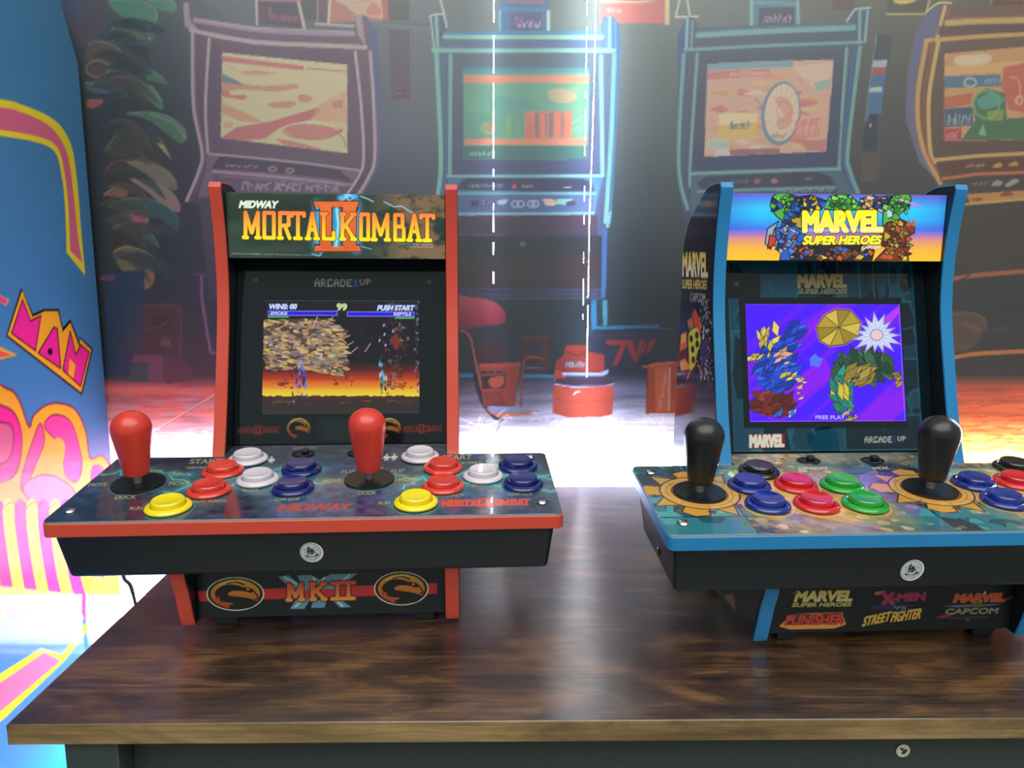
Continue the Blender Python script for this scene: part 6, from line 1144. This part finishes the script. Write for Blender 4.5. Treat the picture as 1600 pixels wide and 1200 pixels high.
    r = .005; vm = np.linspace(.0006, PD-.0006, 260); dv = np.minimum(vm-.0006, PD-.0006-vm); hw = PW/2-.0008-np.where(dv < r, r-np.sqrt(np.maximum(r*r-(r-dv)**2, 0)), 0)
    U = hw[:, None]*np.linspace(-1, 1, 780)[None]; V = np.repeat(vm[:, None], 780, 1); vt = np.linspace(PD-.0006, .1635, 56); U2 = np.repeat(np.linspace(-.1052, .1052, 400)[None], 56, 0); V2 = np.repeat(vt[:, None], 400, 1)
    f = lambda U, V: (np.stack([U, V, ptop(U, V)], -1), pa.sample(U, V))
    grid_mesh('control_panel', [f(U, V), f(U2, V2)], M['p_panel'], root, back=(0, 0, -.0018), edge=(150, 148, 136))
    for c, u, v in layout: button(root, c, u, v)
    for u, v in sticks: joystick(root, kcol, u, v)
    for u, v in screws:
        s = bpy.data.objects.new('screw', SCREW); COL.objects.link(s); s.parent = root; s.location = (u, v, ptop(u, v)); s.rotation_euler = (tilt, 0, random.random())
    for u, v in switches:
        s = MB().lathe([(.0050, .0004), (.0108, .0003), (.0110, .0009), (.0100, .0014), (.0096, .0006), (.0003, .0005)], sx=1, sy=.72, seg=36).build('switch', M['black_satin'], root, smooth=40); s.location = (u, v, ptop(u, v)); s.rotation_euler = (tilt, 0, 0)
        MB().box((-.0016, -.0032, 0), (.0050, .0032, .0052)).build('slider', M['black'], s, bevel=.001)
    U, V, K = disc_print(STK, rad=.0093); zc = sticker[1]; fv = lambda V: .003+(.1012-(zc+V))*(.0140-.0030)/(.1012-.0615)
    kv = (.0105-.003)/(.1012-.063) if k == 1 else (.014-.003)/(.1012-.0615)
    grid_mesh('round_sticker', [(np.stack([sticker[0]+U, .003+(.1012-(zc+V))*kv-.0005, zc+V], -1), K)], M['p_paper'], root)['label'] = 'round white badge sticker'
    return root
o2 = .197
LAY0 = [(c, u+o2*s, v+.0012*s) for s in (0, 1) for c, u, v in (('white', -.0790+(-.037*s), .1246), ('red', -.0935, .0955), ('red', -.0925, .0538), ('white', -.0575, .0754), ('blue', -.0245, .0972), ('blue', -.0235, .0562), ('yellow', -.1140, .0218))]
red = machine(0, 'countertop arcade machine with red edging and red joysticks', M['red_trim'], 'red', (art_marquee_red(), art_bezel_red(), art_screen_red(), art_panel_red(), art_kick_red()), LAY0,
              [(-.1578, .0722), (.0392, .0742)], [(-.0309, .1385), (.0213, .1385)], [(-.1891, .0194), (.1867, .0216), (.1857, .1238), (-.1885, .1220)], (.0003, .0815), (M['p_marq_dim'], M['p_screen_dim']))
LAY1 = [(c, u, v) for c, u, v in (('dark', -.0902, .1168), ('blue2', -.1102, .0862), ('blue2', -.1089, .0482), ('red2', -.0697, .0854), ('red2', -.0692, .0470), ('green', -.0297, .0842), ('green', -.0294, .0460),
        ('dark', .1501, .1190), ('blue2', .0887, .0850), ('blue2', .0902, .0490), ('red2', .1280, .0865), ('red2', .1300, .0480), ('green', .1675, .0860), ('green', .1690, .0470))]
blue = machine(1, 'countertop arcade machine with blue edging and black joysticks', M['blue_trim'], 'black', (art_marquee_blue(), art_bezel_blue(), art_screen_blue(), art_panel_blue(), art_kick_blue()), LAY1,
               [(-.1566, .0755), (.0438, .0765)], [(-.0326, .1430), (.0282, .1420)], [(-.1876, .1186), (-.1860, .0190), (.1870, .1190), (.1860, .0190)], (-.0095, .0794), (M['p_marq'], M['p_screen']), side=art_side_blue())
j = MB().lathe([(.0030, -.001), (.0036, .0006), (.0030, .0010), (.0018, .0010), (.0017, -.0005), (.0002, -.0005)], axis='x', seg=20).build('headphone_socket', M['chrome'], blue, loc=(-.1953, .052, .0795), smooth=40)
